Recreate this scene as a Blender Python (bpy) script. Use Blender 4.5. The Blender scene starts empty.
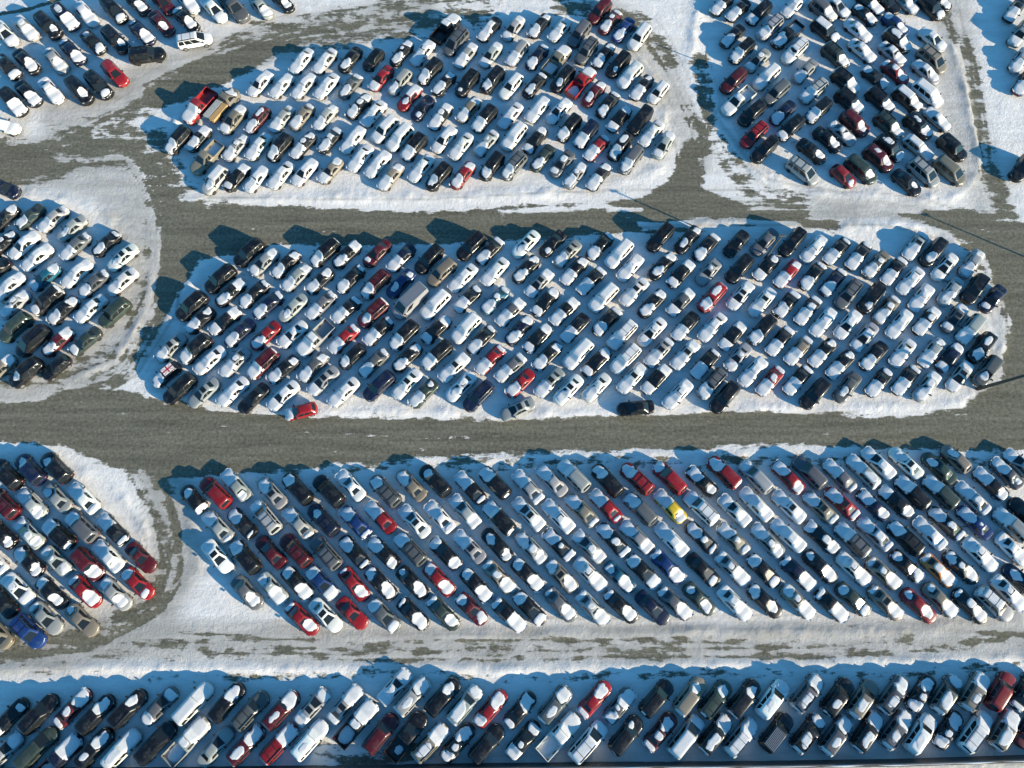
import bpy, math, random
import numpy as np
from mathutils import Vector, noise
from mathutils.bvhtree import BVHTree
R = math.radians
scene = bpy.context.scene
col = scene.collection

# ---------------------------------------------------------------- survey: the drone's view, used only to lay out the ground plan
F_PX, TILT, HGT = 711.0, R(16.0), 86.0
def ground(px, py, z=0.0):
    dx, dy = (px-512)/F_PX, -(py-384)/F_PX
    y = dy*math.cos(TILT)+math.sin(TILT); zz = dy*math.sin(TILT)-math.cos(TILT)
    k = (z-HGT)/zz
    return dx*k, y*k
def image_xy(x, y):
    yc = y*np.cos(TILT)-HGT*np.sin(TILT); zc = -y*np.sin(TILT)-HGT*np.cos(TILT)
    return 512+F_PX*x/(-zc), 384-F_PX*yc/(-zc)

# ---------------------------------------------------------------- materials
def mat(name):
    m = bpy.data.materials.new(name); m.use_nodes = True
    nt = m.node_tree; b = nt.nodes['Principled BSDF']
    return m, nt, b
def N(nt, t, **kw):
    n = nt.nodes.new(t)
    for k, v in kw.items():
        if k in n.inputs.keys(): n.inputs[k].default_value = v
        else: setattr(n, k, v)
    return n
def simple(name, c, rough=.5, metal=0, spec=.5, coat=0, nscale=0, namp=0.0):
    m, nt, b = mat(name)
    b.inputs['Base Color'].default_value = (*c, 1); b.inputs['Roughness'].default_value = rough
    b.inputs['Metallic'].default_value = metal; b.inputs['Specular IOR Level'].default_value = spec
    b.inputs['Coat Weight'].default_value = coat
    if nscale:
        tc = N(nt, 'ShaderNodeTexCoord'); no = N(nt, 'ShaderNodeTexNoise', Scale=nscale, Detail=4.0)
        nt.links.new(tc.outputs['Object'], no.inputs['Vector'])
        mx = N(nt, 'ShaderNodeMixRGB', blend_type='MIX')
        mx.inputs[1].default_value = (*[v*(1-namp) for v in c], 1); mx.inputs[2].default_value = (*[min(1, v*(1+namp)) for v in c], 1)
        nt.links.new(no.outputs['Fac'], mx.inputs[0]); nt.links.new(mx.outputs[0], b.inputs['Base Color'])
    return m
def paint_mat(name, far):
    m, nt, b = mat(name)
    if far: a = N(nt, 'ShaderNodeAttribute', attribute_name='paint'); src = a.outputs['Color']
    else: a = N(nt, 'ShaderNodeObjectInfo'); src = a.outputs['Color']
    tc = N(nt, 'ShaderNodeTexCoord'); no = N(nt, 'ShaderNodeTexNoise', Scale=1.7, Detail=6.0, Roughness=.7)
    nt.links.new(tc.outputs['Object'], no.inputs['Vector'])
    rp = N(nt, 'ShaderNodeValToRGB'); rp.color_ramp.elements[0].position = .5; rp.color_ramp.elements[1].position = .8
    nt.links.new(no.outputs['Fac'], rp.inputs['Fac'])
    mul = N(nt, 'ShaderNodeMath', operation='MULTIPLY'); mul.inputs[1].default_value = .34
    nt.links.new(rp.outputs['Color'], mul.inputs[0])
    mx = N(nt, 'ShaderNodeMixRGB'); mx.inputs[2].default_value = (.22, .21, .19, 1)      # dried road salt
    nt.links.new(mul.outputs[0], mx.inputs[0]); nt.links.new(src, mx.inputs[1]); nt.links.new(mx.outputs[0], b.inputs['Base Color'])
    b.inputs['Roughness'].default_value = .38; b.inputs['Coat Weight'].default_value = .35; b.inputs['Coat Roughness'].default_value = .12
    b.inputs['Specular IOR Level'].default_value = .4
    return m
M = {}
M['paint'] = paint_mat('car_paint', False); M['paint_far'] = paint_mat('car_paint_far', True)
M['glass'] = simple('tinted_glass', (.012, .016, .018), .12, spec=.5)
M['tyre'] = simple('rubber', (.02, .02, .02), .85, nscale=6, namp=.4)
M['rim'] = simple('wheel_alloy', (.45, .45, .45), .35, metal=.8)
M['lamp'] = simple('headlight_glass', (.6, .6, .58), .2)
M['red'] = simple('tail_light', (.10, .008, .008), .3)
M['black'] = simple('black_trim_and_shade', (.015, .015, .016), .5)  # mirrors, racks and flatbed, plus the low body band painted dark as shade
M['under'] = simple('underbody', (.01, .01, .01), .9)
def snow_mat():
    m, nt, b = mat('fresh_snow')
    tc = N(nt, 'ShaderNodeTexCoord'); ng = N(nt, 'ShaderNodeNewGeometry')
    no = N(nt, 'ShaderNodeTexNoise', Scale=2.2, Detail=6.0, Roughness=.65)
    nt.links.new(ng.outputs['Position'], no.inputs['Vector'])
    mx = N(nt, 'ShaderNodeMixRGB'); mx.inputs[1].default_value = (.48, .49, .50, 1); mx.inputs[2].default_value = (.78, .78, .77, 1)
    nt.links.new(no.outputs['Fac'], mx.inputs[0]); nt.links.new(mx.outputs[0], b.inputs['Base Color'])
    b.inputs['Roughness'].default_value = .75; b.inputs['Specular IOR Level'].default_value = .25
    bp = N(nt, 'ShaderNodeBump', Strength=.35, Distance=.04)
    n2 = N(nt, 'ShaderNodeTexNoise', Scale=5.0, Detail=4.0); nt.links.new(ng.outputs['Position'], n2.inputs['Vector'])
    nt.links.new(n2.outputs['Fac'], bp.inputs['Height']); nt.links.new(bp.outputs[0], b.inputs['Normal'])
    return m
M['snow'] = snow_mat()

# ---------------------------------------------------------------- vehicle shapes (x forward, metres)
SPEC = {
 's': dict(L=4.65, W=1.74, belt=.93, roof=1.42, cab=(-.37, .235), top=(-.22, .045), bw=.86, rw=.62, tail=.98, hood=.90, nose=.70),
 'c': dict(L=4.45, W=1.73, belt=.90, roof=1.33, cab=(-.34, .20), top=(-.17, .02), bw=.85, rw=.60, tail=.95, hood=.86, nose=.66),
 'h': dict(L=4.0, W=1.68, belt=.95, roof=1.46, cab=(-.475, .255), top=(-.37, .06), bw=.88, rw=.66, tail=.95, hood=.95, nose=.74),
 'w': dict(L=4.7, W=1.74, belt=.95, roof=1.48, cab=(-.48, .22), top=(-.41, .045), bw=.87, rw=.65, tail=.95, hood=.92, nose=.72),
 'u': dict(L=4.7, W=1.85, belt=1.10, roof=1.74, cab=(-.48, .25), top=(-.425, .10), bw=.90, rw=.72, tail=1.08, hood=1.08, nose=.90),
 'm': dict(L=5.0, W=1.90, belt=1.08, roof=1.76, cab=(-.485, .335), top=(-.44, .135), bw=.90, rw=.74, tail=1.06, hood=1.02, nose=.82),
 'p': dict(L=5.60, W=1.98, belt=1.14, roof=1.84, cab=(-.10, .235), top=(-.08, .10), bw=.88, rw=.72, tail=1.12, hood=1.12, nose=.95),
 'v': dict(L=5.50, W=2.02, belt=1.25, roof=2.15, cab=(-.49, .37), top=(-.475, .20), bw=.94, rw=.84, tail=1.22, hood=1.12, nose=.95),
 'f': dict(L=6.00, W=2.10, belt=1.25, roof=1.95, cab=(.04, .335), top=(.06, .20), bw=.88, rw=.74, tail=1.0, hood=1.15, nose=1.0),
}
class G:
    def __init__(s): s.v = []; s.f = []
    def ring_loft(s, rings, cap=True):
        b = len(s.v); n = len(rings[0])
        for r in rings: s.v += r
        for i in range(len(rings)-1):
            for j in range(n):
                a, c = b+i*n+j, b+i*n+(j+1) % n
                s.f.append((a, c, c+n, a+n))
        if cap:
            s.f.append(tuple(range(b+n-1, b-1, -1))); e = b+(len(rings)-1)*n; s.f.append(tuple(range(e, e+n)))
    def box(s, x0, x1, y0, y1, z0, z1, bev=0.0):
        e = bev
        def ring(z, k): return [(x0+k, y0+k+0, z), (x1-k, y0+k, z), (x1-k, y1-k, z), (x0+k, y1-k, z)]
        if e: s.ring_loft([ring(z0, 0), ring(z1-e, 0), ring(z1, e)])
        else: s.ring_loft([ring(z0, 0), ring(z1, 0)])
    def quad(s, a, b, c, d):
        k = len(s.v); s.v += [a, b, c, d]; s.f.append((k, k+1, k+2, k+3))
    def cyl_y(s, x, y0, y1, z, r, n=14, r1=None):
        ring = lambda y, rr: [(x+rr*math.cos(2*math.pi*i/n), y, z+rr*math.sin(2*math.pi*i/n)) for i in range(n)]
        s.ring_loft([ring(y0, r), ring(y1, r1 or r)])
def bow(v, sp):      # bumpers curve back towards the corners
    x, y, z = v; L, W = sp['L'], sp['W']/2; q = min(1.0, abs(y)/W)**2
    if x > .28*L: t = min(1, (x/L-.28)/.22); x -= .34*t*t*q
    if x < -.36*L and 'b' not in sp: t = min(1, (-x/L-.36)/.14); x += .20*t*t*q
    return (x, y, z)
for _k in 'pf': SPEC[_k]['b'] = 1
def lower(sp):
    L, W = sp['L'], sp['W']/2; rear_bed = sp is SPEC['p'] or sp is SPEC['f']
    t, h, n, bl = sp['tail'], sp['hood'], sp['nose'], sp['belt']
    xr = sp['cab'][0]
    st = [(-.5, t-.27, .60), (-.495, t-.13, .73), (-.483, t-.04, .84), (-.46, t-.01, .915), (-.41, t, .965), (-.34, t+.01, .99), (-.2, bl, 1), (0, bl, 1),
          (.15, bl, 1), (.235, h+.01, 1), (.33, h-.01, .99), (.40, (h*.6+n*.4), .965), (.44, (h*.35+n*.65), .925), (.465, n+.03, .87), (.484, n-.02, .79), (.495, n-.12, .68), (.5, n-.24, .56)]
    if rear_bed: st = [s for s in st if s[0] > xr-.001]; st = [(xr-.012, bl, 1)]+st
    g = G(); rings = []
    for fx, z, w in st:
        x = fx*L; w *= W; zb = .24 if abs(fx) < .47 else .34
        half = [(0, z+.035), (.5*w, z+.028), (.80*w, z+.005), (.93*w, z-.045), (.99*w, z-.14), (w, max(.5, z-.36)), (.99*w, .46), (.93*w, zb+.04), (.6*w, zb)]
        rings.append([(x, y, zz) for y, zz in half]+[(x, 0, zb)]+[(x, -y, zz) for y, zz in reversed(half[1:])])
    # rings run top -> +y -> bottom -> -y
    g.ring_loft([[bow(v, sp) for v in r] for r in rings])
    return g
def cabin(sp, g):
    L, W = sp['L'], sp['W']/2
    r0, f0 = sp['cab'][0]*L, sp['cab'][1]*L; r1, f1 = sp['top'][0]*L, sp['top'][1]*L
    bw, rw = sp['bw']*W, sp['rw']*W; zb, zt = sp['belt']-.06, sp['roof']
    def ring(xr, xf, w, z, c, dz=0):
        return [(xr, -w+c, z), (xr+c, -w, z), (xf-c, -w, z), (xf, -w+c, z), (xf, w-c, z), (xf-c, w, z), (xr+c, w, z), (xr, w-c, z)]
    g.ring_loft([ring(r0, f0, bw+.02, zb, .17), ring(r1, f1, rw+.02, zt-.07, .17), ring(r1+.05, f1-.06, rw-.05, zt-.015, .17), ring(r1+.25, f1-.25, rw*.6, zt+.02, .14)])
def lerp(a, b, t): return tuple(a[i]+(b[i]-a[i])*t for i in range(3))
def pane(g, A, B, C, D, i0, i1, j0, j1, off):
    # A,B lower edge; D,C upper edge; cut-out in its own plane, lifted by off
    def P(i, j): return lerp(lerp(A, B, i), lerp(D, C, i), j)
    n = (Vector(B)-Vector(A)).cross(Vector(D)-Vector(A)).normalized()
    q = [Vector(P(i0, j0)), Vector(P(i1, j0)), Vector(P(i1, j1)), Vector(P(i0, j1))]
    q = [tuple(v+n*off) for v in q]; g.quad(*q)
def glazing(ty):
    sp = SPEC[ty]; L, W = sp['L'], sp['W']/2
    r0, f0 = sp['cab'][0]*L, sp['cab'][1]*L; r1, f1 = sp['top'][0]*L, sp['top'][1]*L
    bw, rw = sp['bw']*W+.02, sp['rw']*W+.02; zb, zt = sp['belt']-.06, sp['roof']-.07
    fr = (f0, -bw+.13, zb), (f0, bw-.13, zb), (f1, rw-.14, zt), (f1, -rw+.14, zt)
    rr = (r0, bw-.13, zb), (r0, -bw+.13, zb), (r1, -rw+.14, zt), (r1, rw-.14, zt)
    out = {}
    g = G(); pane(g, *fr, .03, .97, .10, .99, .012); out['windshield'] = g
    if ty != 'v':
        g = G(); pane(g, *rr, .08, .92, .16, .93, .012); out['rear_window'] = g
    for sgn, nm in ((1, 'L'), (-1, 'R')):
        g = G()
        A, B = (r0+.10, sgn*bw, zb), (f0-.10, sgn*bw, zb); D, C = (r1+.12, sgn*rw, zt), (f1-.12, sgn*rw, zt)
        segs = {'s': [(.20, .56), (.585, .93)], 'c': [(.2, .9)], 'h': [(.06, .2), (.24, .56), (.59, .93)], 'w': [(.05, .24), (.28, .58), (.61, .94)],
                'u': [(.05, .24), (.28, .58), (.61, .94)], 'm': [(.05, .27), (.31, .58), (.61, .92)], 'p': [(.1, .45), (.5, .93)], 'v': [(.70, .93)], 'f': [(.2, .92)]}[ty]
        for a, b in segs:
            if sgn > 0: pane(g, B, A, D, C, 1-b, 1-a, .14, .96, .012)
            else: pane(g, A, B, C, D, a, b, .14, .96, .012)
        # keep the outward normal pointing away from the cabin
        out['side_window'+nm] = g
    return out
def bed(ty):
    sp = SPEC[ty]; L, W = sp['L'], sp['W']/2; g = G(); x0, x1 = -.5*L, sp['cab'][0]*L-.06
    zt, t = sp['belt']-.02, .09
    if ty == 'f':
        g.box(x0, x1, -W, W, .78, .92); g.box(x0+.4, x1, -.45, .45, .45, .775); return g
    g.box(x0, x1, -W*.98, W*.98, .36, .62)
    g.box(x0+.03, x1, W*.98-t, W*.98, .623, zt, .02); g.box(x0+.03, x1, -W*.98, -W*.98+t, .623, zt, .02)
    g.box(x0, x0+.08, -W*.93+.002, W*.93-.002, .625, zt-.01, .02); g.box(x1-.08, x1-.002, -W*.98+t+.002, W*.98-t-.002, .625, zt-.01)
    return g
TEMPL = {}
def template(ty):
    if ty in TEMPL: return TEMPL[ty]
    sp = SPEC[ty]; L, W = sp['L'], sp['W']/2; P = {}
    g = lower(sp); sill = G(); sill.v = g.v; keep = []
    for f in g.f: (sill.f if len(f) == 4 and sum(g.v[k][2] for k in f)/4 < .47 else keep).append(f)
    g2 = G(); g2.v = list(g.v); g2.f = keep; cabin(sp, g2); P['body'] = (g2, 'paint')
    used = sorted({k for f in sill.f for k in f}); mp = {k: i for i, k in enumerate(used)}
    g3 = G(); g3.v = [g.v[k] for k in used]; g3.f = [tuple(mp[k] for k in f) for f in sill.f]; P['sill'] = (g3, 'black')  # lowest body faces painted black: shade around the car put into the colour
    for k, gg in glazing(ty).items(): P[k] = (gg, 'glass')
    if ty in 'pf': P['bed'] = (bed(ty), 'paint' if ty == 'p' else 'black')
    rr = .33 if ty in 'shwc' else .37
    for a, x in (('a', .305*L), ('b', -.295*L)):
        for s in (1, -1):
            g = G(); g.cyl_y(x, s*(W-.20), s*(W+.012), rr, rr, 14, rr-.02)
            P['wheel'+a+('l' if s > 0 else 'r')] = (g, 'tyre')
    for s in (1, -1):
        nz = sp['nose']
        g = G(); xx = .462*L; g.ring_loft([[(xx+.02, s*(W*.55), nz-.12), (xx+.02, s*(W*.80), nz-.12), (xx+.02-.03, s*(W*.82), nz+.045), (xx+.02-.03, s*(W*.55), nz+.045)],
                               [(.492*L, s*(W*.55), nz-.12), (.478*L, s*(W*.80), nz-.12), (.468*L, s*(W*.79), nz+.0), (.482*L, s*(W*.55), nz+.0)]])
        P['headlight'+('l' if s > 0 else 'r')] = (g, 'lamp')
        g = G(); y0, y1 = sorted((s*W*.66, s*W*.90)); g.box(-.500*L, -.47*L, y0, y1, sp['tail']-.36, sp['tail']-.17, .02)
        P['tail_light'+('l' if s > 0 else 'r')] = (g, 'red')
        g = G(); xm = sp['cab'][1]*L-.42; y0, y1 = sorted((s*(W*.90), s*(W+.17))); g.box(xm, xm+.14, y0, y1, sp['belt']-.01, sp['belt']+.16, .03)
        P['side_mirror'+('l' if s > 0 else 'r')] = (g, 'black')
    for k in P:
        if k.startswith(('headl', 'tail_l')): P[k][0].v = [bow(v, sp) for v in P[k][0].v]
    allv, allf = [], []
    for k in P:
        if k.startswith(('body', 'wind', 'rear', 'side_w', 'bed')):
            o = len(allv); allv += P[k][0].v; allf += [tuple(i+o for i in f) for f in P[k][0].f]
    TEMPL[ty] = (P, BVHTree.FromPolygons([Vector(v) for v in allv], allf))
    return TEMPL[ty]

SNOWC = {}
ZONES = ('hood', 'roof', 'trunk')
def snow_piece(ty, zone, lev, seed):
    key = (ty, zone, lev, seed)
    if key in SNOWC: return SNOWC[key]
    P, bvh = template(ty); sp = SPEC[ty]; L, W = sp['L'], sp['W']/2
    r1, f1, f0, r0 = sp['top'][0]*L, sp['top'][1]*L, sp['cab'][1]*L, sp['cab'][0]*L
    st = .13; f = lev/9.0
    if zone == 'hood': x0, x1, w0 = (f0-.12 if seed == 0 else f1+.03 if seed % 2 else f1-.1), .5*L-.02, W*.95
    elif zone == 'roof': x0, x1, w0 = r1+.01, f1-.03, sp['rw']*W*1.02
    else: x0, x1, w0 = -.5*L+.01, (r0+.1 if seed in (1, 3) and ty in 'sc' else r1-.12 if seed % 2 else r1+.05), W*.94
    if zone == 'trunk' and ty in 'pf': x0, x1, w0 = -.5*L+.10, sp['cab'][0]*L-.15, W*.98-.11
    rng = random.Random(ZONES.index(zone)*1009+seed*131+ord(ty)*7); ofs = Vector((rng.random()*50, rng.random()*50, seed*7.3))
    cx, cy = (x0+x1)/2, rng.uniform(-.25, .25)*(1-f)*W
    if zone == 'hood': cx = (x0+x1)/2 - (1-f)*.25*(x1-x0)+.05
    ax, ay = (x1-x0)/2, w0
    nx, ny = max(3, int((x1-x0+.3)/st)), max(3, int((2*w0+.2)/st))
    if lev >= 9: Rf = 1.42
    else: Rf = .42+.60*f
    vs, th = [], []
    for i in range(nx+1):
        for j in range(ny+1):
            x = x0-.0+(x1-x0)*i/nx; y = -w0+2*w0*j/ny
            u, v = (x-cx)/ax, (y-cy)/ay
            r = (abs(u)**3+abs(v)**3)**(1/3.)
            nz = noise.noise(Vector((x*1.1, y*1.1, 0))+ofs)*.42+noise.noise(Vector((x*3.1, y*3.1, 3))+ofs)*.16
            e = Rf-r-nz*(1.0 if lev < 9 else .55)
            if lev < 8 and zone != 'roof': e = min(e, .9-abs(noise.noise(Vector((x*.8, y*.8, 9))+ofs))*1.2)
            hit = bvh.ray_cast(Vector((x, y, 4)), Vector((0, 0, -1)))
            if hit[0] is None or hit[0].z < min(sp['nose'], sp['tail'])-.10 and not (zone == 'trunk' and ty in 'pf'): e = -1; z = .8
            else: z = hit[0].z
            edge = min(1, (1-abs(y)/w0)*4+.0, (min(x-x0, x1-x)/(x1-x0))*8+.0)
            T = (.05 if zone != 'roof' else .035)*(1+.25*nz)
            s = max(0.0, min(1.0, e/.22)); s = s*s*(3-2*s)
            ed = max(0, edge)**.5
            t = -.02+(T+.02)*s*(.25+.75*ed) if e > 0 else -.03
            vs.append((x, y, z+t)); th.append(e)
    g = G(); idx = {}
    for i in range(nx):
        for j in range(ny):
            q = (i*(ny+1)+j, (i+1)*(ny+1)+j, (i+1)*(ny+1)+j+1, i*(ny+1)+j+1)
            if max(th[k] for k in q) > 0 and min(vs[k][2] for k in q) > .3:
                zz = [vs[k][2] for k in q]
                if max(zz)-min(zz) > .5: continue
                ids = []
                for k in q:
                    if k not in idx: idx[k] = len(g.v); g.v.append(vs[k])
                    ids.append(idx[k])
                g.f.append(tuple(ids))
    SNOWC[key] = g if len(g.f) > 3 else None
    return SNOWC[key]

MESH = {}
def mesh_of(key, name, g, m, smooth=False):
    if key not in MESH:
        me = bpy.data.meshes.new(name); me.from_pydata(g.v, [], g.f); me.update()
        me.materials.append(M[m])
        if smooth: me.shade_smooth()
        MESH[key] = me
    return MESH[key]
def smooth_body(me):
    me.shade_smooth()
    try: me.set_sharp_from_angle(angle=R(38))
    except Exception: pass
def link(name, me, parent=None):
    o = bpy.data.objects.new(name, me); col.objects.link(o)
    if parent: o.parent = parent
    return o

PAINT = {'W': (.70, .69, .65), 'S': (.30, .31, .305), 'G': (.10, .105, .11), 'K': (.005, .005, .006), 'R': (.25, .009, .012), 'D': (.075, .006, .009),
         'B': (.008, .032, .13), 'N': (.006, .010, .032), 'T': (.20, .175, .135), 'E': (.032, .048, .038), 'C': (.008, .08, .13), 'Y': (.72, .50, .03), 'O': (.55, .20, .05)}
TYPE_NAME = {'s': 'sedan', 'c': 'sedan', 'h': 'hatchback', 'w': 'station_wagon', 'u': 'suv', 'm': 'minivan', 'p': 'pickup_truck', 'v': 'large_van', 'f': 'flatbed_truck'}
TYPE_CAT = {'s': 'car', 'c': 'car', 'h': 'car', 'w': 'car', 'u': 'suv', 'm': 'minivan', 'p': 'pickup truck', 'v': 'van', 'f': 'truck'}
ZONES = ('hood', 'roof', 'trunk')
def variant(i, ty):  # some of the sedans are lower coupes
    return 'c' if ty == 's' and i % 7 == 3 else ty
def tint(c, i):
    r = random.Random(i*77+5); k = r.uniform(.8, 1.2); return tuple(min(.85, v*k*r.uniform(.96, 1.04)) for v in PAINT[c])

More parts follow.
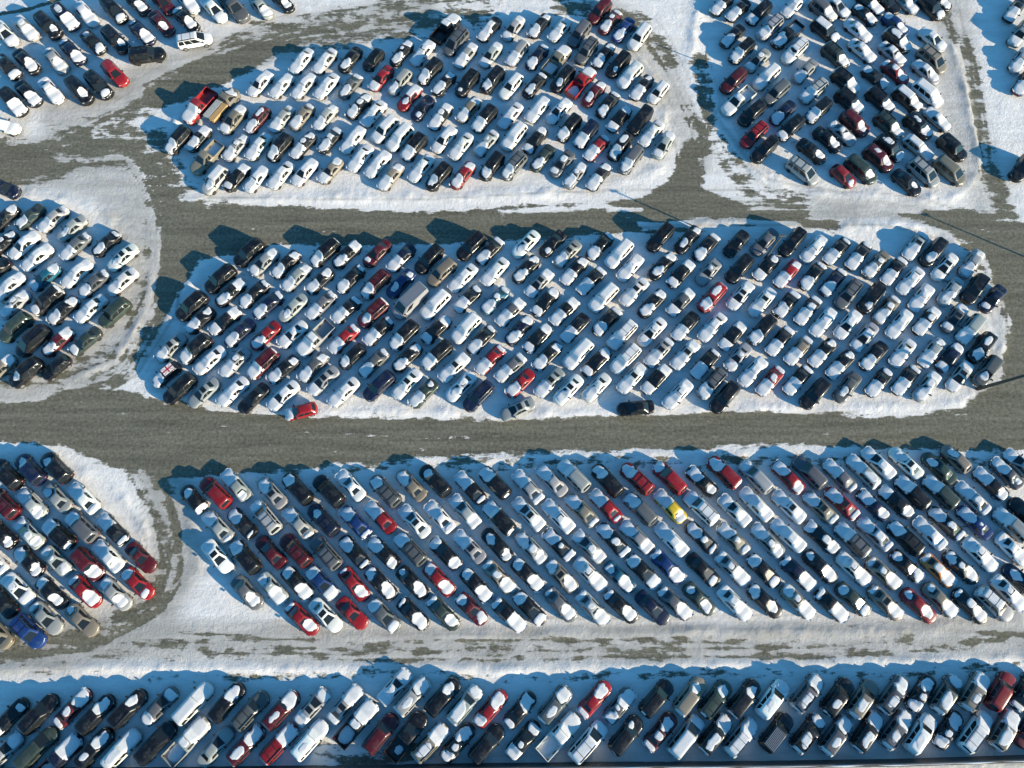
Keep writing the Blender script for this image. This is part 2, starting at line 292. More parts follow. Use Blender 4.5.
# ---------------------------------------------------------------- the vehicles: x, y, heading, type, paint, snow on hood/roof/trunk, label
NEAR = [
(-45.98,76.17,0.215,'m','W','999','',0,'clean white minivan parked sideways on the lane by the top left lot'),
(-40.57,65.26,1.006,'f','T','505','',1,'brown flatbed truck loaded with boards, upper middle lot'),
(-13.15,35.4,-2.335,'v','S','000','K',6,'silver large van nearly bare of snow'),
(-60.92,25.91,-2.336,'u','K','300','',5,'black SUV nearly bare of snow, left lot'),
(-57.3,26.61,-2.359,'h','K','000','',5,'black hatchback nearly bare of snow, left lot'),
(-64.36,26.42,-2.333,'s','T','108','',5,'tan sedan with snow on its rear'),
(-43.32,25.72,-2.367,'h','K','800','X',6,'tiny black hatchback with a red cross flag painted on its white roof'),
(-38.09,27.57,-2.362,'s','W','990','',6,'white sedan with snow on hood and roof, between black SUV and silver sedan'),
(-34.9,27.29,-2.281,'s','S','950','',6,'silver sedan between white sedan and dark red SUV, middle lot'),
(-31.33,27.09,-2.314,'u','D','905','',6,'dark red SUV with snow on hood and rear, middle lot'),
(-41.37,23.81,-2.336,'u','K','000','',6,'black SUV between black hatchback and silver sedan, middle lot'),
(-28.75,26.34,-2.399,'s','K','804','',6,'black sedan between dark red SUV and white sedan, middle lot'),
(-38.36,23.31,-2.336,'s','S','030','',6,'silver sedan nearly bare of snow, between black SUV and white sedan'),
(-34.75,23.46,-2.337,'s','W','990','',6,'white sedan between silver sedan and black sedan, middle lot'),
(-32.11,22.6,-2.309,'s','K','000','',6,'black sedan nearly bare of snow, with a white sedan on each side'),
(-28.41,22.97,-2.336,'s','W','990','',6,'white sedan between black sedan and red hatchback, middle lot'),
(-25.03,26.63,-2.297,'s','G','806','',6,'grey sedan between black sedan and silver sedan, middle lot'),
(-20.21,28.07,-2.366,'h','K','700','',6,'black hatchback between red sedan and grey sedan, middle lot'),
(-17.47,27.19,-2.35,'s','G','806','',6,'grey sedan between black hatchback and navy SUV, middle lot'),
(-13.27,27.91,-2.325,'s','K','806','',6,'black sedan between black SUV and white sedan, below a black sedan, middle lot'),
(-23.59,24.89,-2.336,'s','S','930','',6,'silver sedan between grey sedan and white sedan, middle lot'),
(-20.95,23.41,-2.351,'s','W','990','',6,'white sedan with snow on hood and roof, end car beside silver sedan, middle lot'),
(-16.6,24.18,-2.361,'u','N','000','',6,'navy SUV between grey sedan and white sedan, middle lot'),
(-13.22,24.42,-2.289,'s','W','839','',6,'white sedan between navy SUV and dark green sedan, middle lot'),
(-11.04,23.21,-2.315,'s','E','804','',6,'dark green sedan with snow on its hood, middle lot'),
(-26.05,20.96,-2.866,'h','R','900','',6,'red hatchback with snow on its hood'),
(-7.32,26.6,-2.352,'s','W','939','',6,'white sedan between black SUV and white sedan, above a dark green sedan, middle lot'),
(-2.79,27.6,-2.324,'s','R','906','',6,'red sedan between black sedan and grey sedan, middle lot'),
(-0.24,26.57,-2.379,'s','G','909','',6,'grey sedan with a red sedan on each side, middle lot'),
(-6.37,24.12,-2.337,'s','W','450','',6,'white sedan between white sedan and navy SUV, middle lot'),
(-4.2,22.87,-2.325,'u','N','000','',6,'navy SUV between white sedan and silver sedan, middle lot'),
(1.0,24.54,-2.35,'s','R','800','',6,'red sedan between grey sedan and silver sedan, middle lot'),
(4.64,24.63,-2.335,'s','S','930','',6,'silver sedan between black sedan and white sedan, below a white SUV, middle lot'),
(0.66,21.25,-2.694,'s','S','030','',6,'silver sedan nearly bare of snow, end car beside red sedan, middle lot'),
(7.0,23.72,-2.323,'s','W','730','',6,'white sedan with snow on its hood, between silver sedan and white sedan'),
(10.6,27.28,-2.346,'s','K','706','',6,'black sedan between white SUV and white sedan, middle lot'),
(14.24,27.76,-2.34,'u','W','999','',6,'white SUV between white SUV and white sedan, middle lot'),
(24.26,27.08,-2.322,'s','K','906','',6,'black sedan between silver sedan and grey SUV, middle lot'),
(10.5,24.02,-2.332,'s','W','630','',6,'white sedan with snow on its hood, end car beside black sedan, middle lot'),
(14.98,25.18,-2.326,'s','W','949','',6,'white sedan between white SUV and black sedan, middle lot'),
(18.0,25.06,-2.333,'s','K','909','',6,'black sedan with snow on hood and rear, with a white sedan on each side'),
(20.57,23.11,-2.361,'s','W','969','',6,'white sedan under full snow cover, end car beside black sedan, middle lot'),
(24.9,24.48,-2.32,'u','G','800','',6,'grey SUV with snow on its hood, middle lot'),
(15.27,21.38,-3.052,'s','K','000','',6,'black sedan nearly bare of snow, end car beside white sedan, middle lot'),
(26.38,22.7,-2.308,'u','K','000','',6,'black SUV nearly bare of snow, end car beside grey SUV, middle lot'),
(28.49,27.96,-2.323,'s','S','830','',6,'silver sedan between black sedan and white sedan, below a black SUV, middle lot'),
(30.15,26.02,-2.348,'s','W','999','',6,'white sedan between silver sedan and red sedan, middle lot'),
(32.22,24.83,-2.312,'s','R','958','',6,'red sedan under full snow cover, middle lot'),
(35.65,24.93,-2.353,'s','K','908','',6,'black sedan between red sedan and black SUV, below a black sedan, middle lot'),
(41.27,26.98,-2.385,'s','K','905','',6,'black sedan between black sedan and grey sedan, middle lot'),
(37.62,23.17,-2.354,'u','K','000','',6,'black SUV nearly bare of snow, end car beside black sedan, middle lot'),
(41.77,24.02,-2.294,'s','G','200','',6,'grey sedan nearly bare of snow, end car beside black sedan, middle lot'),
(45.78,24.63,-2.313,'s','K','907','',6,'black sedan with a black sedan on each side, below a white sedan, middle lot'),
(49.15,24.93,-2.329,'s','K','908','',6,'black sedan between black sedan and silver sedan, below a silver sedan, middle lot'),
(51.66,24.11,-2.316,'s','S','889','',6,'silver sedan under full snow cover, middle lot'),
(55.97,25.44,-2.291,'s','S','939','',6,'silver sedan between navy sedan and grey SUV, middle lot'),
(59.52,26.11,-2.306,'u','G','200','',6,'grey SUV nearly bare of snow, end car beside black SUV, middle lot'),
(-60.83,13.17,2.452,'u','K','000','',7,'black SUV between dark red SUV and navy SUV, lower left lot'),
(-58.1,13.75,2.4,'u','N','400','',7,'navy SUV with thin snow patches'),
(-55.0,13.98,2.417,'u','K','300','',7,'black SUV nearly bare of snow, end car beside navy SUV, lower left lot'),
(-60.48,9.66,2.451,'u','D','000','',7,'dark red SUV nearly bare of snow, lower left lot'),
(-57.23,9.68,2.423,'s','S','808','',7,'silver sedan between dark red SUV and silver sedan, lower left lot'),
(-54.39,10.36,2.449,'s','S','300','',7,'silver sedan nearly bare of snow, lower left lot'),
(-51.13,10.31,2.434,'s','W','907','',7,'white sedan with snow on hood and rear, lower left lot'),
(-60.19,6.18,2.46,'s','K','805','',7,'black sedan with snow on hood and rear, first such from the left, lower left lot'),
(-56.87,6.2,2.43,'s','S','864','',7,'silver sedan with snow on hood and roof, lower left lot'),
(-53.3,6.07,2.488,'u','K','905','',7,'black SUV with snow on hood and rear, lower left lot'),
(-50.76,6.95,2.453,'u','G','800','',7,'grey SUV with snow on its hood, lower left lot'),
(-47.07,6.65,2.416,'s','K','907','',7,'black sedan with snow on hood and rear, end car beside white sedan, lower left lot'),
(-38.02,10.23,2.357,'h','K','409','',8,'black hatchback with snow on its rear'),
(-35.44,10.97,2.411,'u','R','000','',8,'red SUV nearly bare of snow, large lower lot'),
(-33.13,11.86,2.341,'s','S','904','',8,'silver sedan with snow on its hood, end car beside red SUV, large lower lot'),
(-34.75,6.95,2.377,'s','S','803','',8,'silver sedan with snow on its hood, between white sedan and black sedan, large lower lot'),
(-31.96,7.38,2.377,'s','K','804','',8,'black sedan between silver sedan and silver SUV, large lower lot'),
(-28.75,10.97,2.348,'s','S','730','',8,'silver sedan between silver SUV and black SUV, large lower lot'),
(-29.16,8.05,2.325,'u','S','700','',8,'silver SUV between black sedan and silver sedan, large lower lot'),
(-25.68,11.44,2.349,'u','K','600','',8,'black SUV between silver sedan and black SUV, large lower lot'),
(-25.32,7.4,2.359,'s','S','804','',8,'silver sedan between dark red SUV and navy SUV, large lower lot'),
(-22.31,7.72,2.374,'u','N','300','',8,'navy SUV nearly bare of snow, large lower lot'),
(-21.95,11.15,2.361,'u','K','000','',8,'black SUV between navy SUV and white sedan, large lower lot'),
(-19.36,11.84,2.34,'s','W','940','',8,'white sedan with snow on its hood, end car beside black SUV, large lower lot'),
(-15.18,11.16,2.357,'u','G','600','',8,'grey SUV between red sedan and tan sedan, large lower lot'),
(-18.55,7.53,2.358,'s','B','806','',8,'blue sedan between black sedan and red sedan, large lower lot'),
(-15.6,8.05,2.348,'s','R','900','',8,'red sedan between blue sedan and grey SUV, large lower lot'),
(-12.15,11.87,2.336,'s','T','800','',8,'tan sedan between grey SUV and black SUV, large lower lot'),
(-11.52,7.59,2.336,'s','W','940','',8,'white sedan between grey SUV and white sedan, large lower lot'),
(-9.25,12.38,2.348,'u','K','300','',8,'black SUV nearly bare of snow, end car beside tan sedan, large lower lot'),
(-8.58,8.14,2.315,'s','W','907','',8,'white sedan between white sedan and silver sedan, below a tan sedan, large lower lot'),
(-5.01,11.54,2.317,'s','K','905','',8,'black sedan with snow on hood and rear, between silver sedan and black SUV'),
(-2.06,12.15,2.328,'u','K','803','',8,'black SUV with snow on its hood, end car beside black sedan, large lower lot'),
(-5.6,8.78,2.303,'s','S','909','',8,'silver sedan with snow on hood and rear, between white sedan and black sedan'),
(-1.53,7.99,2.325,'u','K','905','',8,'black SUV with snow on hood and rear, large lower lot'),
(1.87,11.67,2.281,'s','S','909','',8,'silver sedan between white sedan and silver sedan, large lower lot'),
(4.75,12.45,2.308,'s','S','800','',8,'silver sedan between silver sedan and silver SUV, large lower lot'),
(7.41,12.98,2.334,'u','S','900','',8,'silver SUV with snow on its hood, end car beside silver sedan, large lower lot'),
(1.94,8.45,2.345,'s','W','949','',8,'white sedan between black SUV and silver sedan, large lower lot'),
(5.45,8.19,2.329,'s','W','969','',8,'white sedan between black sedan and tan sedan, large lower lot'),
(8.24,8.93,2.322,'s','T','806','',8,'tan sedan between white sedan and red sedan, large lower lot'),
(11.42,12.43,2.287,'u','K','700','',8,'black SUV between red sedan and red SUV, large lower lot'),
(14.96,12.63,2.359,'u','R','700','',8,'red SUV between grey SUV and red SUV, large lower lot'),
(18.92,12.7,2.327,'u','R','700','',8,'red SUV between yellow sedan and black sedan, large lower lot'),
(22.8,12.31,2.338,'s','K','804','',8,'black sedan between white SUV and red SUV, large lower lot'),
(11.13,9.41,2.305,'s','R','903','',8,'red sedan between tan sedan and black SUV, large lower lot'),
(15.22,9.05,2.319,'u','G','800','',8,'grey SUV between silver sedan and red SUV, large lower lot'),
(18.79,9.34,2.279,'s','Y','907','',8,'yellow sedan with snow on hood and rear'),
(22.44,9.15,2.337,'u','W','999','',8,'white SUV under full snow cover, large lower lot'),
(14.58,5.82,2.35,'s','S','809','',8,'silver sedan between black sedan and grey SUV, large lower lot'),
(11.84,5.49,2.288,'s','K','869','',8,'black sedan with a silver sedan on each side, large lower lot'),
(22.22,5.73,2.324,'s','K','866','',8,'black sedan between white sedan and white SUV, large lower lot'),
(25.48,13.41,2.324,'u','R','707','',8,'red SUV with snow on hood and rear, large lower lot'),
(29.28,12.83,2.269,'u','S','800','',8,'silver SUV between white sedan and red sedan, large lower lot'),
(33.21,12.88,2.265,'s','R','808','',8,'red sedan between white sedan and grey SUV, large lower lot'),
(35.8,13.37,2.281,'u','G','000','',8,'grey SUV between red sedan and grey sedan, large lower lot'),
(39.43,12.99,2.289,'s','G','905','',8,'grey sedan between red sedan and silver station wagon, large lower lot'),
(29.03,9.61,2.283,'s','W','979','',8,'white sedan between white sedan and silver SUV, large lower lot'),
(26.4,8.89,2.318,'s','W','939','',8,'white sedan between tan sedan and white sedan, large lower lot'),
(32.9,9.34,2.318,'s','W','838','',8,'white sedan between white sedan and red sedan, large lower lot'),
(36.61,9.22,2.325,'s','T','838','',8,'tan sedan with snow on hood and rear, between black sedan and red sedan'),
(39.26,9.75,2.324,'s','R','838','',8,'red sedan between tan sedan and grey sedan, large lower lot'),
(32.45,5.95,2.353,'s','W','999','',8,'white sedan under full snow cover, between silver sedan and white sedan, large lower lot'),
(36.33,5.75,2.343,'s','K','878','',8,'black sedan between black sedan and tan sedan, large lower lot'),
(29.96,5.42,2.291,'s','S','868','',8,'silver sedan between black sedan and white sedan, above a navy sedan, large lower lot'),
(25.98,5.63,2.311,'s','T','866','',8,'tan sedan between silver sedan and white sedan, large lower lot'),
(39.89,5.45,2.292,'u','G','908','',8,'grey SUV with snow on hood and rear, large lower lot'),
(42.32,13.52,2.276,'w','S','978','',8,'silver station wagon under full snow cover, large lower lot'),
(44.31,14.52,2.296,'s','W','979','',8,'white sedan between silver station wagon and white sedan, large lower lot'),
(47.64,14.53,2.296,'s','W','440','',8,'white sedan with thin snow patches, large lower lot'),
(51.54,13.91,2.306,'s','E','300','',8,'dark green sedan nearly bare of snow'),
(53.8,15.04,2.256,'h','T','400','',8,'tan hatchback with thin snow patches'),
(59.59,13.32,2.263,'s','G','804','',8,'grey sedan between black sedan and silver sedan, large lower lot'),
(61.49,14.29,2.285,'s','S','900','',8,'silver sedan with snow on its hood, end car beside grey sedan, large lower lot'),
(57.41,12.03,2.291,'s','K','908','',8,'black sedan between silver sedan and grey sedan, large lower lot'),
(54.95,10.32,2.292,'s','S','969','',8,'silver sedan between blue sedan and black sedan, large lower lot'),
(51.15,11.01,2.299,'u','E','900','',8,'dark green SUV with snow on its hood, large lower lot'),
(47.82,10.98,2.285,'u','K','904','',8,'black SUV between black sedan and dark green SUV, large lower lot'),
(45.74,9.87,2.321,'s','K','906','',8,'black sedan between navy sedan and black SUV, large lower lot'),
(42.97,9.5,2.315,'s','N','806','',8,'navy sedan between silver sedan and black sedan, large lower lot'),
(51.29,7.39,2.304,'s','K','858','',8,'black sedan between white sedan and blue sedan, large lower lot'),
(54.66,7.47,2.289,'s','B','810','',8,'blue sedan with snow on its hood, large lower lot'),
(58.9,7.18,2.299,'u','S','904','',8,'silver SUV between white sedan and black SUV, large lower lot'),
(60.91,8.35,2.236,'u','K','000','',8,'black SUV nearly bare of snow, end car beside silver SUV, large lower lot'),
(46.16,5.66,2.29,'u','K','803','',8,'black SUV with snow on its hood, between black sedan and white sedan, large lower lot'),
(42.68,6.17,2.314,'s','S','888','',8,'silver sedan between grey SUV and navy sedan, large lower lot'),
(49.15,6.22,2.276,'s','W','999','',8,'white sedan between black SUV and black sedan, large lower lot'),
(-56.35,3.06,2.444,'s','K','807','',7,'black sedan between white sedan and silver sedan, below a black sedan, lower left lot'),
(-56.89,-0.13,-0.693,'s','W','968','',7,'white sedan with a black sedan on each side, lower left lot'),
(-58.56,-1.48,2.419,'s','K','000','',7,'black sedan nearly bare of snow, lower left lot'),
(-54.79,-4.75,-0.697,'u','B','000','',7,'blue SUV nearly bare of snow'),
(-53.11,-3.32,-0.703,'s','S','005','',7,'silver sedan with snow on its rear'),
(-48.98,-3.55,-0.691,'s','T','002','',7,'tan sedan nearly bare of snow, end car beside red sedan, lower left lot'),
(-53.08,3.01,-0.693,'s','S','625','',7,'silver sedan between black sedan and black SUV, lower left lot'),
(-52.95,-0.59,-0.702,'s','K','407','',7,'black sedan with snow on its rear, lower left lot'),
(-49.32,2.63,-0.731,'u','D','607','',7,'dark red SUV with snow on hood and rear, lower left lot'),
(-49.13,-0.41,-0.71,'s','R','707','',7,'red sedan with snow on hood and rear, lower left lot'),
(-47.09,3.56,2.424,'s','W','998','',7,'white sedan between dark red SUV and black sedan, lower left lot'),
(-43.2,0.48,-0.7,'s','R','305','',7,'red sedan with snow on its rear'),
(-45.62,-0.71,-0.704,'s','S','506','',7,'silver sedan with a red sedan on each side, lower left lot'),
(-43.29,3.4,-0.738,'s','D','000','',7,'dark red sedan nearly bare of snow, lower left lot'),
(-60.61,3.18,2.414,'s','W','999','',7,'white sedan under full snow cover, end car beside black sedan, lower left lot'),
(-58.5,-4.83,2.447,'s','T','300','',7,'tan sedan nearly bare of snow, end car beside black sedan, lower left lot'),
(-34.35,3.53,-0.796,'s','W','049','',8,'white sedan with snow on its rear'),
(-31.13,3.49,2.335,'u','K','800','',8,'black SUV between white sedan and dark red sedan, large lower lot'),
(-28.25,4.08,2.355,'s','D','000','',8,'dark red sedan nearly bare of snow, large lower lot'),
(-30.47,-0.55,-0.787,'s','G','500','',8,'grey sedan with snow on its hood, end car beside silver sedan, large lower lot'),
(-27.62,-0.07,-0.776,'s','S','827','',8,'silver sedan between grey sedan and black sedan, below a black SUV, large lower lot'),
(-25.29,4.22,2.367,'u','D','000','',8,'dark red SUV nearly bare of snow, large lower lot'),
(-24.81,0.49,-0.79,'s','K','808','',8,'black sedan between silver sedan and blue sedan, large lower lot'),
(-23.91,-3.41,-0.723,'s','R','505','',8,'red sedan with snow on hood and rear, end car beside white sedan, large lower lot'),
(-21.75,3.93,2.346,'u','G','000','',8,'grey SUV between blue sedan and black sedan, large lower lot'),
(-21.26,-3.0,-0.752,'s','W','030','',8,'white sedan nearly bare of snow'),
(-21.94,0.54,-0.78,'s','B','908','',8,'blue sedan between black sedan and grey SUV, large lower lot'),
(-18.27,-2.8,-0.754,'s','R','000','',8,'red sedan nearly bare of snow'),
(-18.22,0.38,-0.839,'s','R','502','',8,'red sedan between red sedan and black sedan, large lower lot'),
(-18.51,4.07,2.334,'s','K','705','',8,'black sedan between grey SUV and blue sedan, large lower lot'),
(-15.12,0.45,-0.781,'s','K','807','',8,'black sedan between red sedan and black sedan, above a black sedan, large lower lot'),
(-14.57,-3.05,-0.768,'s','G','607','',8,'grey sedan between red sedan and black sedan, large lower lot'),
(-15.05,3.98,2.403,'s','K','806','',8,'black sedan between black sedan and grey SUV, large lower lot'),
(-11.89,4.4,2.354,'u','G','800','',8,'grey SUV between black sedan and white sedan, large lower lot'),
(-11.3,-2.89,-0.754,'s','K','805','',8,'black sedan between grey sedan and black sedan, below a black sedan, large lower lot'),
(-11.47,0.53,-0.771,'s','K','701','',8,'black sedan with snow on its hood, between black sedan and red sedan'),
(-7.83,3.88,2.367,'s','K','806','',8,'black sedan between red sedan and silver sedan, large lower lot'),
(-8.39,0.88,-0.78,'s','R','607','',8,'red sedan with a black sedan on each side, large lower lot'),
(-7.81,-2.82,-0.79,'s','E','508','',8,'dark green sedan with snow on hood and rear'),
(-5.0,4.65,2.354,'s','S','940','',8,'silver sedan with a black sedan on each side, below a white sedan, large lower lot'),
(-1.78,4.88,2.316,'s','K','406','',8,'black sedan with snow on its rear, between silver sedan and black SUV'),
(-4.61,-2.35,-0.761,'s','D','607','',8,'dark red sedan with snow on hood and rear, large lower lot'),
(-4.12,0.28,-0.816,'s','K','807','',8,'black sedan between dark red sedan and tan sedan, large lower lot'),
(-1.47,1.19,-0.79,'s','T','857','',8,'tan sedan with a black sedan on each side, large lower lot'),
(-0.33,-3.0,-0.741,'s','K','908','',8,'black sedan with snow on hood and rear, end car beside black sedan, large lower lot'),
(2.14,4.61,2.333,'s','S','878','',8,'silver sedan under full snow cover, with a black sedan on each side'),
(2.06,-2.27,-0.792,'s','K','707','',8,'black sedan between black sedan and grey sedan, below a tan sedan, large lower lot'),
(1.84,1.44,-0.772,'s','K','808','',8,'black sedan between tan sedan and silver sedan, large lower lot'),
(5.43,4.92,2.336,'s','K','869','',8,'black sedan between silver sedan and white sedan, large lower lot'),
(5.57,-1.87,-0.813,'s','G','602','',8,'grey sedan between black sedan and tan sedan, large lower lot'),
(5.79,1.25,-0.794,'s','T','848','',8,'tan sedan between grey sedan and white sedan, large lower lot'),
(8.95,4.68,2.347,'s','S','868','',8,'silver sedan between white sedan and black sedan, above a teal sedan, large lower lot'),
(9.05,1.52,-0.786,'s','W','958','',8,'white sedan between tan sedan and silver sedan, large lower lot'),
(9.27,-2.28,-0.814,'s','S','828','',8,'silver sedan between grey sedan and black sedan, below a tan sedan, large lower lot'),
(12.5,-2.06,-0.758,'s','K','607','',8,'black sedan between silver sedan and teal sedan, large lower lot'),
(12.49,1.19,-0.766,'s','C','606','',8,'teal sedan with snow on hood and rear, large lower lot'),
(15.24,1.84,-0.806,'s','K','908','',8,'black sedan between teal sedan and blue sedan, large lower lot'),
(16.1,-2.22,-0.794,'s','N','000','',8,'navy sedan nearly bare of snow, large lower lot'),
(18.12,2.33,-0.819,'s','B','808','',8,'blue sedan between black sedan and white sedan, large lower lot'),
(18.71,-1.73,-0.77,'s','G','807','',8,'grey sedan between navy sedan and dark green sedan, large lower lot'),
(18.7,5.5,2.311,'s','W','999','',8,'white sedan between blue sedan and black sedan, below a grey SUV, large lower lot'),
(22.22,1.99,-0.795,'s','K','400','',8,'black sedan with thin snow patches, large lower lot'),
(21.53,-1.24,-0.816,'s','E','502','',8,'dark green sedan between grey sedan and black sedan, large lower lot'),
(25.55,-1.7,-0.822,'s','W','959','',8,'white sedan under full snow cover, end car beside black sedan, large lower lot'),
(25.63,2.12,-0.796,'s','S','959','',8,'silver sedan between black sedan and tan sedan, large lower lot'),
(29.03,-1.48,-0.778,'s','K','408','',8,'black sedan between white sedan and black sedan, large lower lot'),
(29.24,1.89,-0.815,'s','K','608','',8,'black sedan between black sedan and silver sedan, large lower lot'),
(32.8,-1.55,-0.826,'s','T','958','',8,'tan sedan between black sedan and navy sedan, large lower lot'),
(33.19,1.61,-0.797,'s','N','908','',8,'navy sedan between tan sedan and black sedan, large lower lot'),
(36.65,-1.94,-0.812,'s','K','908','',8,'black sedan between tan sedan and dark green sedan, large lower lot'),
(35.86,2.34,-0.811,'s','K','833','',8,'black sedan between navy sedan and black sedan, large lower lot'),
(39.25,-1.29,-0.779,'s','E','503','',8,'dark green sedan between black sedan and white sedan, large lower lot'),
(39.68,2.11,-0.794,'s','W','868','',8,'white sedan between dark green sedan and grey SUV, large lower lot'),
(42.88,-1.69,-0.827,'s','T','635','',8,'tan sedan between dark green sedan and tan sedan, large lower lot'),
(43.14,1.59,-0.769,'s','T','856','',8,'tan sedan between tan sedan and black sedan, large lower lot'),
(46.62,-1.98,-0.816,'s','R','503','',8,'red sedan with a tan sedan on each side, large lower lot'),
(45.92,2.41,-0.806,'s','K','806','',8,'black sedan between tan sedan and black SUV, large lower lot'),
(49.16,-1.37,-0.834,'s','T','802','',8,'tan sedan with snow on its hood, between red sedan and black sedan'),
(49.5,1.95,-0.826,'s','O','887','',8,'orange sedan under full snow cover'),
(52.5,-2.03,-0.86,'s','K','675','',8,'black sedan between tan sedan and silver SUV, large lower lot'),
(52.22,2.26,-0.786,'s','K','757','',8,'black sedan between orange sedan and white sedan, large lower lot'),
(55.24,-1.75,-0.791,'u','S','095','',8,'silver SUV with snow on roof and rear'),
(54.64,3.74,-0.858,'s','W','968','',8,'white sedan between black sedan and blue sedan, below a black sedan, large lower lot'),
(58.58,4.32,-0.867,'s','W','868','',8,'white sedan between navy sedan and silver SUV, below a blue sedan, large lower lot'),
(57.22,-0.57,-0.864,'s','W','958','',8,'white sedan between silver SUV and navy sedan, below a white sedan, large lower lot'),
(58.89,0.83,2.336,'s','N','400','',8,'navy sedan with thin snow patches'),
(-55.26,-13.7,0.872,'s','K','207','',9,'black sedan with snow on its rear, bottom strip'),
(-52.02,-13.33,0.875,'u','K','007','',9,'black SUV between black sedan and dark green minivan, bottom strip'),
(-48.43,-12.72,0.866,'s','D','858','',9,'dark red sedan under full snow cover, bottom strip'),
(-45.8,-13.36,0.866,'u','K','600','',9,'black SUV between dark red sedan and black SUV, bottom strip'),
(-42.33,-12.79,0.842,'u','K','301','',9,'black SUV between black SUV and grey sedan, bottom strip'),
(-55.21,-17.17,0.877,'w','S','809','',9,'silver station wagon with snow on hood and rear, bottom strip'),
(-51.64,-16.75,0.837,'m','E','000','',9,'dark green minivan nearly bare of snow, bottom strip'),
(-49.07,-17.69,0.862,'p','N','907','',9,'navy pickup with snow on hood and rear'),
(-45.4,-16.76,0.869,'u','K','628','',9,'black SUV with snow on hood and rear, bottom strip'),
(-42.42,-16.87,0.869,'u','W','989','',9,'white SUV between black SUV and black minivan, bottom strip'),
(-38.9,-12.52,0.858,'s','G','607','',9,'grey sedan with snow on hood and rear, bottom strip'),
(-38.79,-16.21,0.836,'m','K','000','',9,'black minivan nearly bare of snow, bottom strip'),
(-35.21,-12.27,0.864,'m','W','999','',9,'white minivan between grey sedan and silver pickup, bottom strip'),
(-35.38,-16.02,0.842,'p','S','988','',9,'silver pickup under full snow cover'),
(-31.49,-12.17,0.892,'u','K','602','',9,'black SUV between white minivan and grey SUV, bottom strip'),
(-32.26,-16.59,0.866,'s','S','000','',9,'silver sedan nearly bare of snow, bottom strip'),
(-28.78,-13.0,0.849,'u','G','000','',9,'grey SUV nearly bare of snow, bottom strip'),
(-25.4,-12.91,0.838,'u','D','738','',9,'dark red SUV with snow on hood and rear, bottom strip'),
(-28.95,-16.43,0.83,'u','D','869','',9,'dark red SUV under full snow cover'),
(-25.36,-16.3,0.821,'u','R','906','',9,'red SUV with snow on hood and rear, bottom strip'),
(-22.02,-12.6,0.838,'s','S','739','',9,'silver sedan between dark red SUV and white SUV, bottom strip'),
(-22.01,-15.91,0.846,'u','W','949','',9,'white SUV with snow on hood and rear, end car beside silver sedan, bottom strip'),
(-18.41,-12.33,0.854,'s','S','939','',9,'silver sedan between silver sedan and black pickup, bottom strip'),
(-17.02,-14.22,0.851,'p','K','988','',9,'black pickup under full snow cover'),
(-14.33,-15.3,0.881,'u','D','003','',9,'dark red SUV nearly bare of snow, bottom strip'),
(-13.01,-10.54,0.824,'s','W','959','',9,'white sedan under full snow cover, bottom strip'),
(-11.02,-11.51,0.836,'u','S','859','',9,'silver SUV between white sedan and black SUV, bottom strip'),
(-11.48,-15.51,0.893,'p','K','001','',9,'black pickup nearly bare of snow'),
(-8.88,-16.18,0.784,'u','T','978','',9,'tan SUV between black pickup and black sedan, bottom strip'),
(-7.65,-11.58,0.821,'u','K','400','',9,'black SUV with a silver SUV on each side, bottom strip'),
(-5.24,-12.38,0.833,'u','S','888','',9,'silver SUV between black SUV and red sedan, bottom strip'),
(-2.33,-12.78,0.829,'s','R','608','',9,'red sedan between silver SUV and black sedan, bottom strip'),
(0.92,-12.91,0.831,'s','K','606','',9,'black sedan between red sedan and black sedan, bottom strip'),
(-2.74,-16.3,0.814,'u','K','002','',9,'black SUV nearly bare of snow, end car beside black sedan, bottom strip'),
(-5.9,-16.21,0.831,'s','K','757','',9,'black sedan between tan SUV and black SUV, bottom strip'),
(1.27,-15.94,0.817,'s','K','629','',9,'black sedan with snow on hood and rear, end car beside black sedan, bottom strip'),
(4.77,-12.39,0.836,'u','G','757','',9,'grey SUV between black sedan and white pickup, bottom strip'),
(5.19,-15.45,0.77,'p','W','998','',9,'white pickup under full snow cover, bottom strip'),
(9.18,-11.79,0.795,'s','R','508','',9,'red sedan with snow on hood and rear, end car beside grey sedan, bottom strip'),
(11.91,-12.48,0.813,'s','G','868','',9,'grey sedan under full snow cover'),
(8.3,-16.14,0.785,'m','W','999','',9,'white minivan under full snow cover, end car beside white pickup, bottom strip'),
(16.0,-11.73,0.791,'u','K','001','',9,'black SUV nearly bare of snow, end car beside dark red sedan, bottom strip'),
(12.47,-15.44,0.823,'u','K','102','',9,'black SUV between grey sedan and dark red sedan, bottom strip'),
(16.28,-15.11,0.795,'s','D','468','',9,'dark red sedan with snow on roof and rear'),
(19.75,-11.51,0.83,'u','T','307','',9,'tan SUV with snow on its rear'),
(19.0,-15.59,0.826,'m','S','999','',9,'silver minivan under full snow cover'),
(22.5,-11.82,0.822,'u','E','403','',9,'dark green SUV with thin snow patches'),
(22.23,-15.31,0.821,'u','K','868','',9,'black SUV between silver minivan and silver SUV, bottom strip'),
(25.69,-11.7,0.813,'u','K','407','',9,'black SUV between dark green SUV and white SUV, bottom strip'),
(25.0,-15.63,0.777,'u','S','899','',9,'silver SUV under full snow cover, end car beside black SUV, bottom strip'),
(28.81,-11.83,0.814,'u','W','839','',9,'white SUV with a black SUV on each side, bottom strip'),
(28.93,-15.16,0.82,'u','K','000','K',9,'black SUV nearly bare of snow, between white SUV and black SUV'),
(32.77,-11.19,0.805,'u','G','759','',9,'grey SUV under full snow cover, end car beside black SUV, bottom strip'),
(36.05,-11.58,0.819,'u','K','035','',9,'black SUV with snow on its rear, between grey SUV and tan SUV'),
